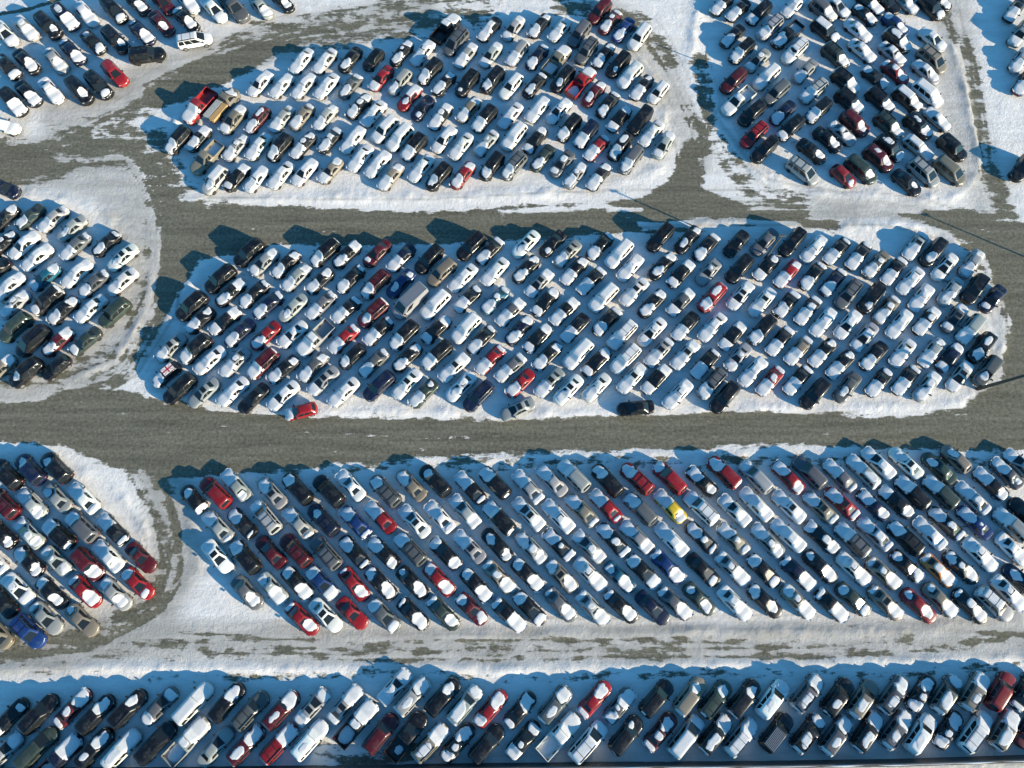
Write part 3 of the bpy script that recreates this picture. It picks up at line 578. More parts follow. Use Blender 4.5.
(38.81,-11.8,0.841,'u','T','058','',9,'tan SUV with snow on roof and rear'),
(32.33,-15.27,0.791,'u','K','858','',9,'black SUV between black SUV and grey SUV, bottom strip'),
(35.39,-15.45,0.829,'u','G','849','',9,'grey SUV with a black SUV on each side, bottom strip'),
(38.86,-15.07,0.862,'u','K','858','',9,'black SUV under full snow cover, between tan SUV and grey SUV'),
(42.26,-11.35,0.816,'u','G','758','',9,'grey SUV between tan SUV and black sedan, above a black SUV, bottom strip'),
(45.43,-11.18,0.836,'s','K','658','',9,'black sedan with a grey SUV on each side, bottom strip'),
(48.13,-11.31,0.833,'u','G','868','',9,'grey SUV between black sedan and tan SUV, above a white SUV, bottom strip'),
(51.29,-11.03,0.875,'u','T','948','',9,'tan SUV with snow on hood and rear'),
(54.2,-10.99,0.85,'u','R','000','',9,'red SUV nearly bare of snow, bottom strip'),
(56.97,-11.01,0.858,'s','K','558','',9,'black sedan under full snow cover, end car beside red SUV, bottom strip'),
(42.04,-14.85,0.809,'u','G','848','',9,'grey SUV between black SUV and white SUV, bottom strip'),
(44.61,-15.29,0.827,'u','W','959','',9,'white SUV between grey SUV and black sedan, bottom strip'),
(47.8,-14.91,0.831,'s','K','658','',9,'black sedan between white SUV and white minivan, bottom strip'),
(50.64,-15.09,0.794,'m','W','999','',9,'white minivan between black sedan and tan SUV, bottom strip'),
(53.88,-14.91,0.87,'u','T','988','',9,'tan SUV between white minivan and dark red sedan, bottom strip'),
(56.72,-14.85,0.853,'s','D','000','',9,'dark red sedan nearly bare of snow, bottom strip'),]
FAR = [
(-73.58,77.4,-0.808,'s','W','988'),
(-70.81,78.36,-0.796,'s','S','989'),
(-67.47,78.64,-0.818,'u','K','209'),
(-65.23,80.17,-0.825,'u','N','959'),
(-62.47,80.88,-0.844,'s','W','909'),
(-58.35,81.42,-0.834,'u','K','608'),
(-55.19,82.84,-0.811,'s','K','508'),
(-57.31,76.17,-0.814,'u','K','208'),
(-53.74,77.53,-0.807,'s','N','701'),
(-52.43,73.59,0.171,'u','K','000'),
(-60.61,75.88,-0.813,'s','K','703'),
(-56.63,70.51,-0.808,'w','R','000'),
(-63.26,74.13,-0.809,'s','N','705'),
(-65.41,72.65,-0.845,'s','S','604'),
(-69.6,72.51,-0.782,'s','K','800'),
(-72.1,71.58,-0.785,'s','K','801'),
(-68.31,67.1,-0.785,'s','K','800'),
(-65.25,67.62,-0.839,'s','W','999'),
(-70.06,65.56,-0.831,'u','K','900'),
(-61.1,67.5,-0.827,'u','K','300'),
(-58.51,68.42,-0.822,'u','K','501'),
(-51.16,79.19,-0.83,'s','D','200'),
(-51.48,82.97,-0.842,'s','D','000'),
(-47.6,79.81,-0.832,'s','K','508'),
(-47.82,83.19,-0.862,'s','W','999'),
(-43.76,81.66,-0.843,'s','W','909'),
(-40.84,81.99,-0.847,'p','G','000'),
(-36.89,82.13,-0.877,'s','S','706'),
(-33.89,83.26,-0.829,'s','K','400'),
(-43.93,64.92,-2.148,'p','R','900'),
(-35.81,68.82,-2.176,'s','W','999'),
(-32.75,68.43,-2.182,'s','W','999'),
(-30.2,72.68,-2.169,'s','W','989'),
(-26.86,72.65,-2.167,'s','S','999'),
(-23.29,72.91,-2.153,'s','K','600'),
(-19.93,72.91,-2.164,'h','K','000'),
(-29.54,68.41,-2.178,'s','S','999'),
(-26.33,68.41,-2.192,'s','W','999'),
(-23.01,68.41,-2.185,'s','G','608'),
(-15.94,73.99,-2.144,'s','K','728'),
(-18.64,69.72,-2.194,'s','R','900'),
(-12.89,74.07,-2.169,'s','W','959'),
(-16.01,69.06,-2.169,'w','S','602'),
(-11.77,70.79,-2.213,'u','K','800'),
(-14.51,66.45,-2.182,'s','R','299'),
(-12.63,64.77,-2.157,'s','N','200'),
(-21.59,65.03,-2.225,'s','K','778'),
(-9.6,78.36,0.962,'p','K','990'),
(-8.17,75.89,-2.179,'m','G','000'),
(-3.34,78.22,-2.196,'s','K','990'),
(0.18,78.36,-2.169,'s','S','708'),
(3.94,78.78,-2.185,'s','K','805'),
(6.89,78.09,-2.22,'s','W','999'),
(9.71,77.27,-2.171,'u','G','003'),
(-6.67,73.59,-2.165,'s','S','909'),
(-3.08,73.72,-2.162,'s','S','908'),
(0.74,73.99,-2.154,'w','S','909'),
(3.55,73.32,-2.182,'s','N','708'),
(6.47,72.81,0.951,'p','T','909'),
(-9.69,68.81,-2.214,'s','K','708'),
(-6.36,68.81,-2.173,'u','K','107'),
(-2.82,69.33,-2.203,'u','K','508'),
(-0.16,68.41,-2.203,'w','W','099'),
(3.15,68.51,-2.224,'s','K','408'),
(7.17,69.47,-2.22,'u','K','208'),
(9.82,69.07,0.929,'p','R','906'),
(10.71,74.27,-2.165,'u','G','003'),
(12.8,81.27,-2.234,'u','D','000'),
(14.26,79.47,-2.225,'s','D','658'),
(16.14,78.09,-2.189,'s','B','800'),
(18.43,76.71,-2.166,'u','W','999'),
(13.13,73.59,-2.185,'s','K','808'),
(15.18,71.98,-2.245,'u','K','108'),
(16.77,70.13,-2.262,'u','W','919'),
(18.36,68.14,-2.201,'s','K','903'),
(20.64,67.36,-2.229,'h','W','999'),
(11.51,67.1,-2.23,'s','D','308'),
(13.39,65.29,-2.186,'s','K','608'),
(30.99,82.7,-2.324,'s','K','900'),
(33.19,81.57,-2.35,'s','K','900'),
(36.18,81.0,-2.352,'u','K','900'),
(37.52,78.36,-2.353,'u','S','800'),
(41.42,82.33,-2.327,'s','W','990'),
(31.99,76.98,-2.344,'s','K','800'),
(33.07,74.27,-2.351,'u','K','800'),
(35.22,72.78,-2.355,'s','S','650'),
(39.89,77.12,-2.404,'p','K','809'),
(40.66,74.27,-2.344,'u','W','790'),
(31.4,69.2,-2.346,'u','D','000'),
(36.18,69.86,-2.361,'u','W','999'),
(31.76,65.82,-2.417,'p','W','987'),
(37.29,67.24,-2.392,'u','G','000'),
(41.85,70.91,-2.36,'s','S','800'),
(42.61,67.5,-2.426,'u','S','900'),
(45.67,81.57,-0.87,'u','G','808'),
(45.54,77.93,-0.837,'u','K','890'),
(46.51,73.49,-0.885,'u','E','708'),
(50.38,78.0,-0.831,'s','W','989'),
(50.52,74.45,-0.85,'s','W','989'),
(47.36,69.13,-0.855,'u','K','908'),
(47.79,82.32,-0.864,'s','S','999'),
(51.78,80.81,-0.858,'s','K','705'),
(47.48,65.73,-0.844,'u','K','800'),
(52.77,82.82,-0.852,'s','K','900'),
(55.39,83.02,-0.898,'s','K','000'),
(61.56,82.02,-0.896,'u','K','707'),
(56.02,79.03,-0.857,'s','B','508'),
(58.01,83.07,-0.884,'s','S','909'),
(63.12,83.48,-0.912,'s','K','706'),
(55.76,76.14,-0.854,'u','K','877'),
(60.96,76.44,-0.849,'s','W','999'),
(60.25,72.79,-0.887,'m','T','000'),
(54.8,73.88,-0.901,'s','S','798'),
(54.71,70.7,-0.868,'s','R','578'),
(59.14,70.77,-0.875,'s','S','799'),
(51.73,69.93,-0.866,'s','K','808'),
(58.65,67.06,-0.834,'m','W','990'),
(51.83,65.97,-0.877,'u','K','709'),
(55.71,66.18,-0.832,'u','K','899'),
(73.85,81.57,-2.24,'s','K','900'),
(73.69,77.27,-2.235,'u','S','900'),
(72.92,72.78,-2.207,'s','S','800'),
(72.62,68.92,-2.2,'s','D','900'),
(-70.96,61.82,-0.231,'s','W','999'),
(-68.81,52.02,-0.363,'u','N','000'),
(-38.94,62.83,-2.148,'s','T','808'),
(-35.56,62.83,-2.163,'w','D','850'),
(-32.21,62.97,-2.17,'s','S','908'),
(-46.21,59.47,-2.163,'u','K','800'),
(-43.46,59.79,-2.155,'s','K','809'),
(-41.94,56.67,-2.178,'p','T','009'),
(-38.17,58.38,-2.168,'s','S','855'),
(-35.03,58.56,-2.164,'s','W','999'),
(-32.06,58.34,-2.18,'u','K','700'),
(-40.36,53.22,-2.163,'u','S','490'),
(-37.52,53.66,-2.169,'s','K','509'),
(-34.85,53.43,-2.139,'s','W','799'),
(-31.5,54.03,-2.179,'s','W','999'),
(-29.45,63.33,-2.185,'s','T','806'),
(-28.87,58.69,-2.19,'s','K','966'),
(-28.31,54.52,-2.189,'s','W','999'),
(-26.17,63.21,-2.157,'s','S','806'),
(-19.42,63.88,-2.19,'s','W','999'),
(-25.26,59.56,-2.175,'s','K','899'),
(-22.05,59.65,-2.144,'s','W','999'),
(-17.69,61.2,-2.246,'u','W','999'),
(-15.58,59.9,-2.217,'u','W','999'),
(-13.52,58.39,-2.189,'u','K','900'),
(-20.88,56.71,-2.182,'s','W','999'),
(-18.42,55.79,-2.189,'s','W','999'),
(-24.81,54.76,-2.201,'s','T','908'),
(-16.56,53.79,-2.184,'s','T','908'),
(-12.46,55.12,-2.194,'s','W','918'),
(-10.02,53.77,-2.216,'u','K','500'),
(-10.05,63.34,-2.136,'s','K','979'),
(-9.45,59.68,-2.189,'s','W','999'),
(-6.14,64.49,-2.206,'s','T','808'),
(-3.86,62.97,-2.199,'u','K','906'),
(-0.26,63.52,-2.204,'s','W','999'),
(3.57,64.54,-2.203,'s','W','999'),
(6.53,64.28,-2.266,'s','W','959'),
(7.88,61.46,-2.22,'u','K','800'),
(-7.05,58.56,-2.177,'s','W','929'),
(-3.6,59.06,-2.229,'s','S','829'),
(0.28,60.08,-2.206,'u','W','999'),
(3.2,59.56,-2.186,'s','K','806'),
(-6.75,54.03,-2.187,'s','R','708'),
(-2.82,55.39,-2.174,'u','K','506'),
(0.17,55.39,-2.249,'u','G','700'),
(4.14,56.71,-2.22,'s','E','700'),
(6.8,55.85,-2.223,'s','G','470'),
(8.58,54.03,-2.205,'s','S','768'),
(10.27,60.45,-2.187,'u','N','900'),
(11.62,58.31,-2.277,'s','R','908'),
(11.79,53.79,-2.198,'s','K','908'),
(14.94,62.96,-2.246,'s','K','907'),
(17.82,62.67,-2.2,'m','K','000'),
(19.29,60.61,-2.254,'s','W','919'),
(14.86,58.45,-2.215,'u','K','755'),
(16.25,56.37,-2.195,'u','G','700'),
(20.91,58.76,-2.112,'s','S','608'),
(33.55,63.81,-2.381,'u','K','000'),
(37.95,64.0,-2.379,'s','N','800'),
(33.51,60.33,-2.364,'u','R','000'),
(42.87,64.26,-2.386,'u','K','800'),
(38.67,61.44,-2.39,'u','K','800'),
(34.73,57.96,-2.353,'u','K','000'),
(41.33,57.82,-0.802,'s','K','400'),
(43.71,59.68,-0.839,'s','K','400'),
(39.62,54.66,-0.757,'m','S','000'),
(45.13,53.91,-0.853,'h','R','400'),
(47.63,54.86,-0.811,'m','E','300'),
(45.89,60.68,-0.843,'s','S','587'),
(47.76,62.21,-0.839,'u','D','500'),
(50.25,56.62,-0.823,'u','D','410'),
(51.99,58.21,-0.838,'u','K','840'),
(56.05,58.36,-0.835,'w','S','999'),
(56.52,61.71,-0.89,'u','K','620'),
(52.42,61.88,-0.884,'u','E','800'),
(59.51,62.9,-0.848,'s','S','899'),
(60.68,58.3,-0.879,'u','K','000'),
(56.12,54.42,-0.868,'m','S','000'),
(53.64,52.94,-0.872,'s','K','100'),
(59.73,54.66,-0.822,'m','T','000'),
(69.66,55.15,-2.222,'u','K','000'),
(-67.91,47.48,-2.255,'s','K','506'),
(-64.56,47.74,-2.314,'s','E','700'),
(-61.36,47.4,-2.299,'s','S','906'),
(-58.66,46.02,-2.331,'s','S','200'),
(-67.43,43.65,-2.277,'s','K','555'),
(-64.53,43.56,-2.263,'s','W','929'),
(-62.49,41.78,-2.325,'s','W','999'),
(-57.71,43.34,-2.275,'s','G','906'),
(-53.76,43.79,-2.294,'s','K','606'),
(-51.22,41.76,-2.327,'s','W','330'),
(-60.92,38.93,-2.357,'s','C','807'),
(-56.85,39.47,-2.286,'s','W','999'),
(-54.44,38.01,-2.326,'s','G','808'),
(-50.76,38.3,-2.343,'s','W','809'),
(-65.36,37.68,-2.297,'s','W','998'),
(-60.01,35.6,-2.309,'u','K','809'),
(-57.76,34.29,-2.29,'s','K','808'),
(-54.25,34.55,-2.352,'s','W','999'),
(-51.06,33.96,-2.309,'u','E','000'),
(-64.18,35.12,-2.278,'s','S','858'),
(-67.61,39.7,-2.267,'s','K','300'),
(-34.66,42.43,-2.32,'u','K','000'),
(-37.99,38.69,-2.34,'u','K','000'),
(-41.27,34.88,-2.308,'u','K','000'),
(-36.53,36.76,-2.323,'s','K','809'),
(-32.59,41.08,-2.314,'s','S','806'),
(-29.7,40.75,-2.284,'s','K','806'),
(-33.45,36.56,-2.331,'s','K','806'),
(-31.5,35.03,-2.379,'s','N','808'),
(-39.98,32.95,-2.343,'s','K','806'),
(-36.78,32.85,-2.375,'s','K','909'),
(-28.19,38.89,-2.3,'s','S','806'),
(-28.26,34.66,-2.318,'s','S','300'),
(-24.66,42.43,-2.326,'u','K','806'),
(-21.81,42.16,-2.312,'s','K','809'),
(-17.81,42.38,-2.291,'s','D','100'),
(-25.06,38.43,-2.317,'s','K','806'),
(-21.09,38.68,-2.287,'s','K','806'),
(-17.8,37.9,-2.318,'u','D','800'),
(-14.58,41.72,-2.287,'s','N','900'),
(-10.91,41.49,-2.276,'u','K','000'),
(-14.52,38.04,-2.279,'s','B','202'),
(-24.63,35.02,-2.304,'s','G','907'),
(-21.37,34.37,-2.367,'s','K','908'),
(-17.88,33.9,-2.348,'u','D','409'),
(-9.25,39.6,-2.357,'u','T','000'),
(-9.95,35.05,-2.295,'u','W','999'),
(-5.4,43.38,-2.334,'u','K','000'),
(-3.03,42.66,-2.307,'s','K','809'),
(1.82,43.68,-2.309,'s','W','440'),
(5.33,43.79,-2.305,'s','K','200'),
(7.26,42.32,-2.319,'s','S','740'),
(-6.45,38.85,-2.308,'s','W','999'),
(-2.29,39.74,-2.27,'s','W','909'),
(1.8,40.08,-2.309,'s','K','806'),
(3.51,38.08,-2.3,'s','S','939'),
(8.1,39.82,-2.287,'s','K','908'),
(-5.79,35.89,-2.322,'s','K','906'),
(-2.26,35.67,-2.346,'s','C','756'),
(-0.24,34.05,-2.332,'s','G','909'),
(4.29,35.46,-2.292,'s','K','807'),
(6.69,34.16,-2.355,'s','K','909'),
(11.58,43.37,-2.318,'s','K','808'),
(14.06,42.25,-2.282,'u','W','999'),
(15.43,40.3,-2.29,'s','W','929'),
(19.64,44.63,-2.302,'u','K','000'),
(23.27,44.36,-2.284,'s','K','204'),
(25.57,43.23,-2.3,'s','K','709'),
(10.26,38.41,-2.338,'s','K','909'),
(19.64,40.52,-2.343,'s','K','508'),
(22.02,39.41,-2.323,'s','K','809'),
(25.72,39.74,-2.288,'s','S','030'),
(11.79,36.05,-2.327,'u','W','999'),
(15.78,36.87,-2.333,'s','W','949'),
(18.02,35.24,-2.332,'s','K','808'),
(21.76,35.46,-2.349,'s','G','909'),
(25.8,36.05,-2.316,'u','R','669'),
(12.09,32.77,-2.346,'s','K','809'),
(29.67,43.79,-2.295,'s','K','000'),
(33.42,44.02,-2.357,'s','G','000'),
(37.07,43.94,-2.296,'u','K','000'),
(39.81,43.0,-2.319,'s','W','808'),
(42.75,42.66,-2.349,'s','K','905'),
(45.55,41.98,-2.29,'s','K','906'),
(29.72,40.12,-2.314,'u','K','000'),
(33.26,40.3,-2.358,'s','K','905'),
(35.92,39.41,-2.329,'s','R','906'),
(39.15,39.08,-2.303,'s','K','808'),
(41.69,38.19,-2.321,'s','N','808'),
(43.43,36.48,-2.296,'u','G','000'),
(29.53,36.33,-2.296,'s','W','949'),
(32.27,35.46,-2.299,'s','W','949'),
(35.37,35.15,-2.307,'s','K','809'),
(37.98,34.27,-2.286,'s','K','989'),
(39.8,32.66,-2.303,'s','W','989'),
(42.88,32.35,-2.308,'s','W','989'),
(47.67,40.75,-2.356,'s','T','850'),
(49.84,39.79,-2.289,'s','K','909'),
(53.24,43.4,-2.276,'s','S','949'),
(55.44,42.47,-2.314,'u','K','400'),
(56.62,40.41,-2.32,'s','W','638'),
(60.26,40.87,-2.266,'s','S','706'),
(51.81,38.41,-2.352,'s','W','989'),
(56.83,36.88,-2.304,'s','S','500'),
(59.97,37.23,-2.259,'u','K','000'),
(62.12,35.89,-2.337,'s','N','300'),
(52.87,36.02,-2.299,'s','W','979'),
(46.38,35.93,-2.271,'u','K','208'),
(48.07,34.38,-2.319,'s','T','868'),
(49.47,32.43,-2.306,'s','W','989'),
(56.71,33.2,-2.298,'s','G','538'),
(53.05,32.83,-2.339,'s','K','989'),
(-63.41,31.93,-2.32,'u','E','000'),
(-60.82,30.14,-2.318,'m','K','000'),
(-57.73,29.99,-2.312,'s','D','809'),
(-54.23,30.09,-2.337,'s','E','700'),
(-43.26,29.23,-2.322,'s','S','730'),
(-40.05,29.06,-2.339,'u','K','800'),
(-34.74,31.24,-2.336,'s','N','800'),
(-31.41,30.84,-2.322,'s','R','800'),
(-27.95,31.05,-2.376,'s','W','940'),
(-25.09,30.4,-2.309,'p','S','990'),
(-21.43,30.4,-2.323,'s','R','908'),
(-17.05,31.47,-2.343,'s','K','907'),
(-13.79,30.89,-2.297,'u','K','800'),
(-9.68,31.68,-2.352,'s','K','808'),
(-9.5,28.27,-2.361,'u','K','900'),
(-5.91,31.84,-2.285,'u','W','999'),
(-3.95,30.27,-2.303,'s','K','806'),
(0.86,31.57,-2.281,'s','N','808'),
(3.24,30.48,-2.305,'s','K','808'),
(4.4,28.12,-2.344,'s','K','806'),
(8.04,31.89,-2.312,'s','K','900'),
(8.32,28.38,-2.311,'u','W','999'),
(13.98,30.96,-2.317,'u','W','999'),
(17.81,31.36,-2.328,'s','W','450'),
(22.14,32.1,-2.301,'s','K','900'),
(25.52,32.0,-2.318,'s','W','999'),
(18.55,28.61,-2.324,'s','S','939'),
(21.81,28.26,-2.327,'s','S','939'),
(28.05,30.83,-2.311,'s','K','909'),
(31.85,31.61,-2.323,'u','K','800'),
(33.94,30.1,-2.311,'s','K','909'),
(36.18,28.84,-2.345,'s','T','909'),
(39.2,28.53,-2.367,'s','K','905'),
(44.79,30.67,-2.33,'s','S','890'),
(45.63,28.12,-2.355,'s','K','800'),
(58.42,31.7,-2.338,'u','S','906'),
(49.3,28.53,-2.312,'s','W','999'),
(53.0,28.58,-2.313,'s','S','905'),
(55.19,27.9,-2.321,'s','N','707'),
(59.39,29.21,-2.29,'u','K','556'),]
LOTNAMES = ['vehicles in the top left lot', 'vehicles in the upper middle lot', 'slanted vehicles of the upper right lot', 'slanted vehicles of the upper right lot', 'vehicles at the right edge', 'vehicles in the left lot', 'vehicles in the middle lot', 'vehicles in the lower left lot', 'vehicles in the large lower lot', 'vehicles in the two rows of the bottom strip']
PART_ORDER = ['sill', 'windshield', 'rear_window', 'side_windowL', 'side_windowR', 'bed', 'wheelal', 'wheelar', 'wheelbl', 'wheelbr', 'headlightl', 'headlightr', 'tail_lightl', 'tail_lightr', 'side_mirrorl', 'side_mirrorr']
def clean(k):
    for p in ('sill', 'windshield', 'rear_window', 'side_window', 'bed', 'wheel', 'headlight', 'tail_light', 'side_mirror'):
        if k.startswith(p): return p
RIM = G(); 
def rim_geo(x, s, W, rr):
    g = G(); g.cyl_y(x, s*(W+.011), s*(W+.022), rr, rr*.62, 12); return g
def rack(ty):
    sp = SPEC[ty]; L, W = sp['L'], sp['W']/2; g = G(); z = sp['roof']; a, b = sp['top'][0]*L+.2, sp['top'][1]*L-.25; w = sp['rw']*W-.06
    for s in (1, -1): g.box(a, b, s*w-.025, s*w+.025, z-.02, z+.07)
    for k in (.25, .75):
        x = a+(b-a)*k; g.box(x-.025, x+.025, -w+.028, w-.028, z+.035, z+.065)
    return g
def ribs(ty):
    sp = SPEC[ty]; L, W = sp['L'], sp['W']/2; g = G(); z = sp['roof']; a, b = sp['top'][0]*L+.1, sp['top'][1]*L-.1; w = sp['rw']*W
    n = 8
    for k in range(n):
        y = -w*.85+1.7*w*k/(n-1); g.box(a, b, y-.035, y+.035, z-.03, z+.05)
    return g
def sunroof(ty):
    sp = SPEC[ty]; L, W = sp['L'], sp['W']/2; g = G(); a, b = sp['top'][0]*L, sp['top'][1]*L; m = (a+b)/2+.1
    g.box(m-.28, m+.30, -.40, .40, sp['roof']-.01, sp['roof']+.032, .01); return g
def flag_roof():
    sp = SPEC['h']; L, W = sp['L'], sp['W']/2; a, b = sp['top'][0]*L+.12, sp['top'][1]*L-.12; w = sp['rw']*W-.06
    return a, b, w, sp['roof']+.03
def build_vehicle(i, x, y, h, ty0, c, dg, label, group, extra):
    ty = variant(i, ty0); P, _ = template(ty); sp = SPEC[ty]
    root = bpy.data.objects.new(TYPE_NAME[ty], None); col.objects.link(root)
    root.location = (x, y, 0); root.rotation_euler = (0, 0, h); root.empty_display_size = .3
    root['label'] = label; root['category'] = TYPE_CAT[ty]; root['group'] = group
    colr = tint(c, i)
    me = mesh_of((ty, 'body'), 'body', P['body'][0], 'paint')
    if not me.get('sm'): smooth_body(me); me['sm'] = 1
    b = link('body', me, root); b.color = (*colr, 1)
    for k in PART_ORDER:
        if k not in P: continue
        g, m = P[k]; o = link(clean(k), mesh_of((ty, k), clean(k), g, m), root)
        if k == 'bed' and ty == 'p': o.color = (*colr, 1)
        if k.startswith('wheel'):
            s = 1 if k.endswith('l') else -1; xx = (.305 if k[5] == 'a' else -.295)*sp['L']; rr = .33 if ty in 'shwc' else .37
            link('rim', mesh_of((ty, k, 'rim'), 'rim', rim_geo(xx, s, sp['W']/2, rr), 'rim'), o)
    if 'K' in extra: link('roof_ribs', mesh_of((ty, 'ribs'), 'roof_ribs', ribs(ty), 'rim'), root)
    elif ty in 'um' and i % 3 == 0: link('roof_rack', mesh_of((ty, 'rack'), 'roof_rack', rack(ty), 'black'), root)
    if ty in 'sw' and dg[1] in '3456' : link('sunroof', mesh_of((ty, 'sunr'), 'sunroof', sunroof(ty), 'glass'), root)
    if 'X' in extra:
        a, bb, w, z = flag_roof(); g = G(); g.box(a, bb, -w, w, z-.04, z); f = link('roof_flag', mesh_of('flagw', 'roof_flag', g, 'flag_white'), root)
        g = G(); cx = (a+bb)/2
        g.box(a+.01, bb-.01, -.09, .09, z-.01, z+.006); g.box(cx-.09, cx+.09, -w+.01, -.092, z-.01, z+.006); g.box(cx-.09, cx+.09, .092, w-.01, z-.01, z+.006)
        for sx in (1, -1):
            for sy in (1, -1):
                p = [(cx+sx*.16, sy*.13), (cx+sx*.22, sy*.13), ((bb if sx > 0 else a)-sx*.02, sy*(w-.06)), ((bb if sx > 0 else a)-sx*.10, sy*(w-.03))]
                if sx*sy < 0: p = p[::-1]
                g.quad(*[(q[0], q[1], z+.004) for q in p])
        link('flag_cross', mesh_of('flagr', 'flag_cross', g, 'flag_red'), f)
    for zi, zone in enumerate(ZONES):
        lev = int(dg[zi])
        if 'X' in extra and zone == 'roof': continue
        if ty in 'sw' and zone == 'roof' and lev in (3, 4): continue
        if lev:
            sd = (i*3+zi) % 5; g = snow_piece(ty, zone, lev, sd)
            if g: link(zone+'_snow', mesh_of((ty, zone, lev, sd), zone+'_snow', g, 'snow', True), root)
    return root
M['flag_white'] = simple('white_enamel', (.75, .74, .72), .35); M['flag_red'] = simple('red_enamel', (.45, .02, .02), .35)
for i, (x, y, h, ty, c, dg, ex, grp, label) in enumerate(NEAR):
    build_vehicle(i, x, y, h, ty, c, dg, label, LOTNAMES[grp], ex)
# the remaining few hundred, farther off, as one mass
V, Fc, MI, CL = [], [], [], []
slots = ['paint_far', 'glass', 'tyre', 'lamp', 'red', 'black', 'snow']; smi = {n: k for k, n in enumerate(slots)}; smi['paint'] = 0
SM = []
nv = 0
for i, (x, y, h, ty0, c, dg) in enumerate(FAR):
    ty = variant(i, ty0); P, _ = template(ty); cs, sn = math.cos(h), math.sin(h); colr = tint(c, i+999)
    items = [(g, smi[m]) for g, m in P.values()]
    if ty in 'um' and i % 3 == 0: items.append((rack(ty), 5))
    if ty in 'sw' and dg[1] in '3456': items.append((sunroof(ty), 1))
    for zi, zone in enumerate(ZONES):
        lev = int(dg[zi])
        if ty in 'sw' and zone == 'roof' and lev in (3, 4): continue
        if lev:
            g = snow_piece(ty, zone, lev, (i*3+zi) % 5)
            if g: items.append((g, 6))
    for g, m in items:
        a = np.array(g.v)*(1.09 if x < -38 and y > 60 else 1.0); V.append(np.stack([x+a[:, 0]*cs-a[:, 1]*sn, y+a[:, 0]*sn+a[:, 1]*cs, a[:, 2]], 1))
        Fc += [tuple(k+nv for k in f) for f in g.f]; MI += [m]*len(g.f); CL.append(np.tile([*colr, 1.0], (len(a), 1))); nv += len(a)
me = bpy.data.meshes.new('farther_vehicles'); V = np.concatenate(V); me.from_pydata(V.tolist(), [], Fc); me.update()
for s in slots: me.materials.append(M[s])
me.polygons.foreach_set('material_index', MI)
at = me.color_attributes.new('paint', 'FLOAT_COLOR', 'POINT'); at.data.foreach_set('color', np.concatenate(CL).astype(np.float32).ravel())
smooth_body(me)
fo = link('parked_vehicles', me); fo['kind'] = 'stuff'; fo['label'] = 'crowd of snow-dusted cars filling the upper and middle parking lots'; fo['category'] = 'parked cars'

# ---------------------------------------------------------------- ground
def seg_d(X, Y, pts):
    d = np.full(X.shape, 1e9)
    for (ax, ay), (bx, by) in zip(pts, pts[1:]):
        vx, vy = bx-ax, by-ay; t = np.clip(((X-ax)*vx+(Y-ay)*vy)/(vx*vx+vy*vy+1e-9), 0, 1)
        d = np.minimum(d, np.hypot(X-ax-t*vx, Y-ay-t*vy))
    return d
def inside(X, Y, poly):
    r = np.zeros(X.shape, bool); n = len(poly)
    for i in range(n):
        (x1, y1), (x2, y2) = poly[i], poly[(i+1) % n]
        if y1 == y2: continue
        c = ((y1 > Y) != (y2 > Y)) & (X < (x2-x1)*(Y-y1)/(y2-y1)+x1); r ^= c
    return r
def sdf(X, Y, poly):
    d = seg_d(X, Y, poly+[poly[0]]); return np.where(inside(X, Y, poly), d, -d)
# plan of the lanes, traced from the photograph in its own pixels and laid out on the ground by the survey above
GRAVEL_AREAS = [  # strength, softness, outline
 (1.0, 7, [(150, 200), (215, 203), (330, 208), (430, 212), (520, 205), (600, 203), (640, 198), (672, 175), (683, 140), (700, 135), (705, 190), (740, 205), (840, 222), (838, 232), (700, 222), (600, 236), (400, 246), (270, 246), (200, 262), (175, 300), (155, 330), (150, 290), (158, 240)]),
 (1.0, 8, [(-90, 402), (20, 402), (90, 385), (150, 396), (230, 412), (330, 416), (520, 420), (640, 414), (780, 412), (900, 416), (960, 408), (1000, 380), (1010, 320), (985, 255), (940, 228), (900, 215), (960, 208), (1000, 215), (1120, 260), (1120, 450), (960, 452), (800, 446), (620, 450), (430, 458), (290, 470), (180, 480), (120, 470), (60, 446), (-90, 440)]),
 (.95, 16, [(-60, 140), (30, 140), (60, 152), (60, 180), (20, 186), (-60, 190)]),
 (.95, 8, [(145, 86), (200, 58), (262, 40), (300, 34), (305, 44), (270, 60), (235, 80), (190, 100), (155, 112), (140, 104)]),
]
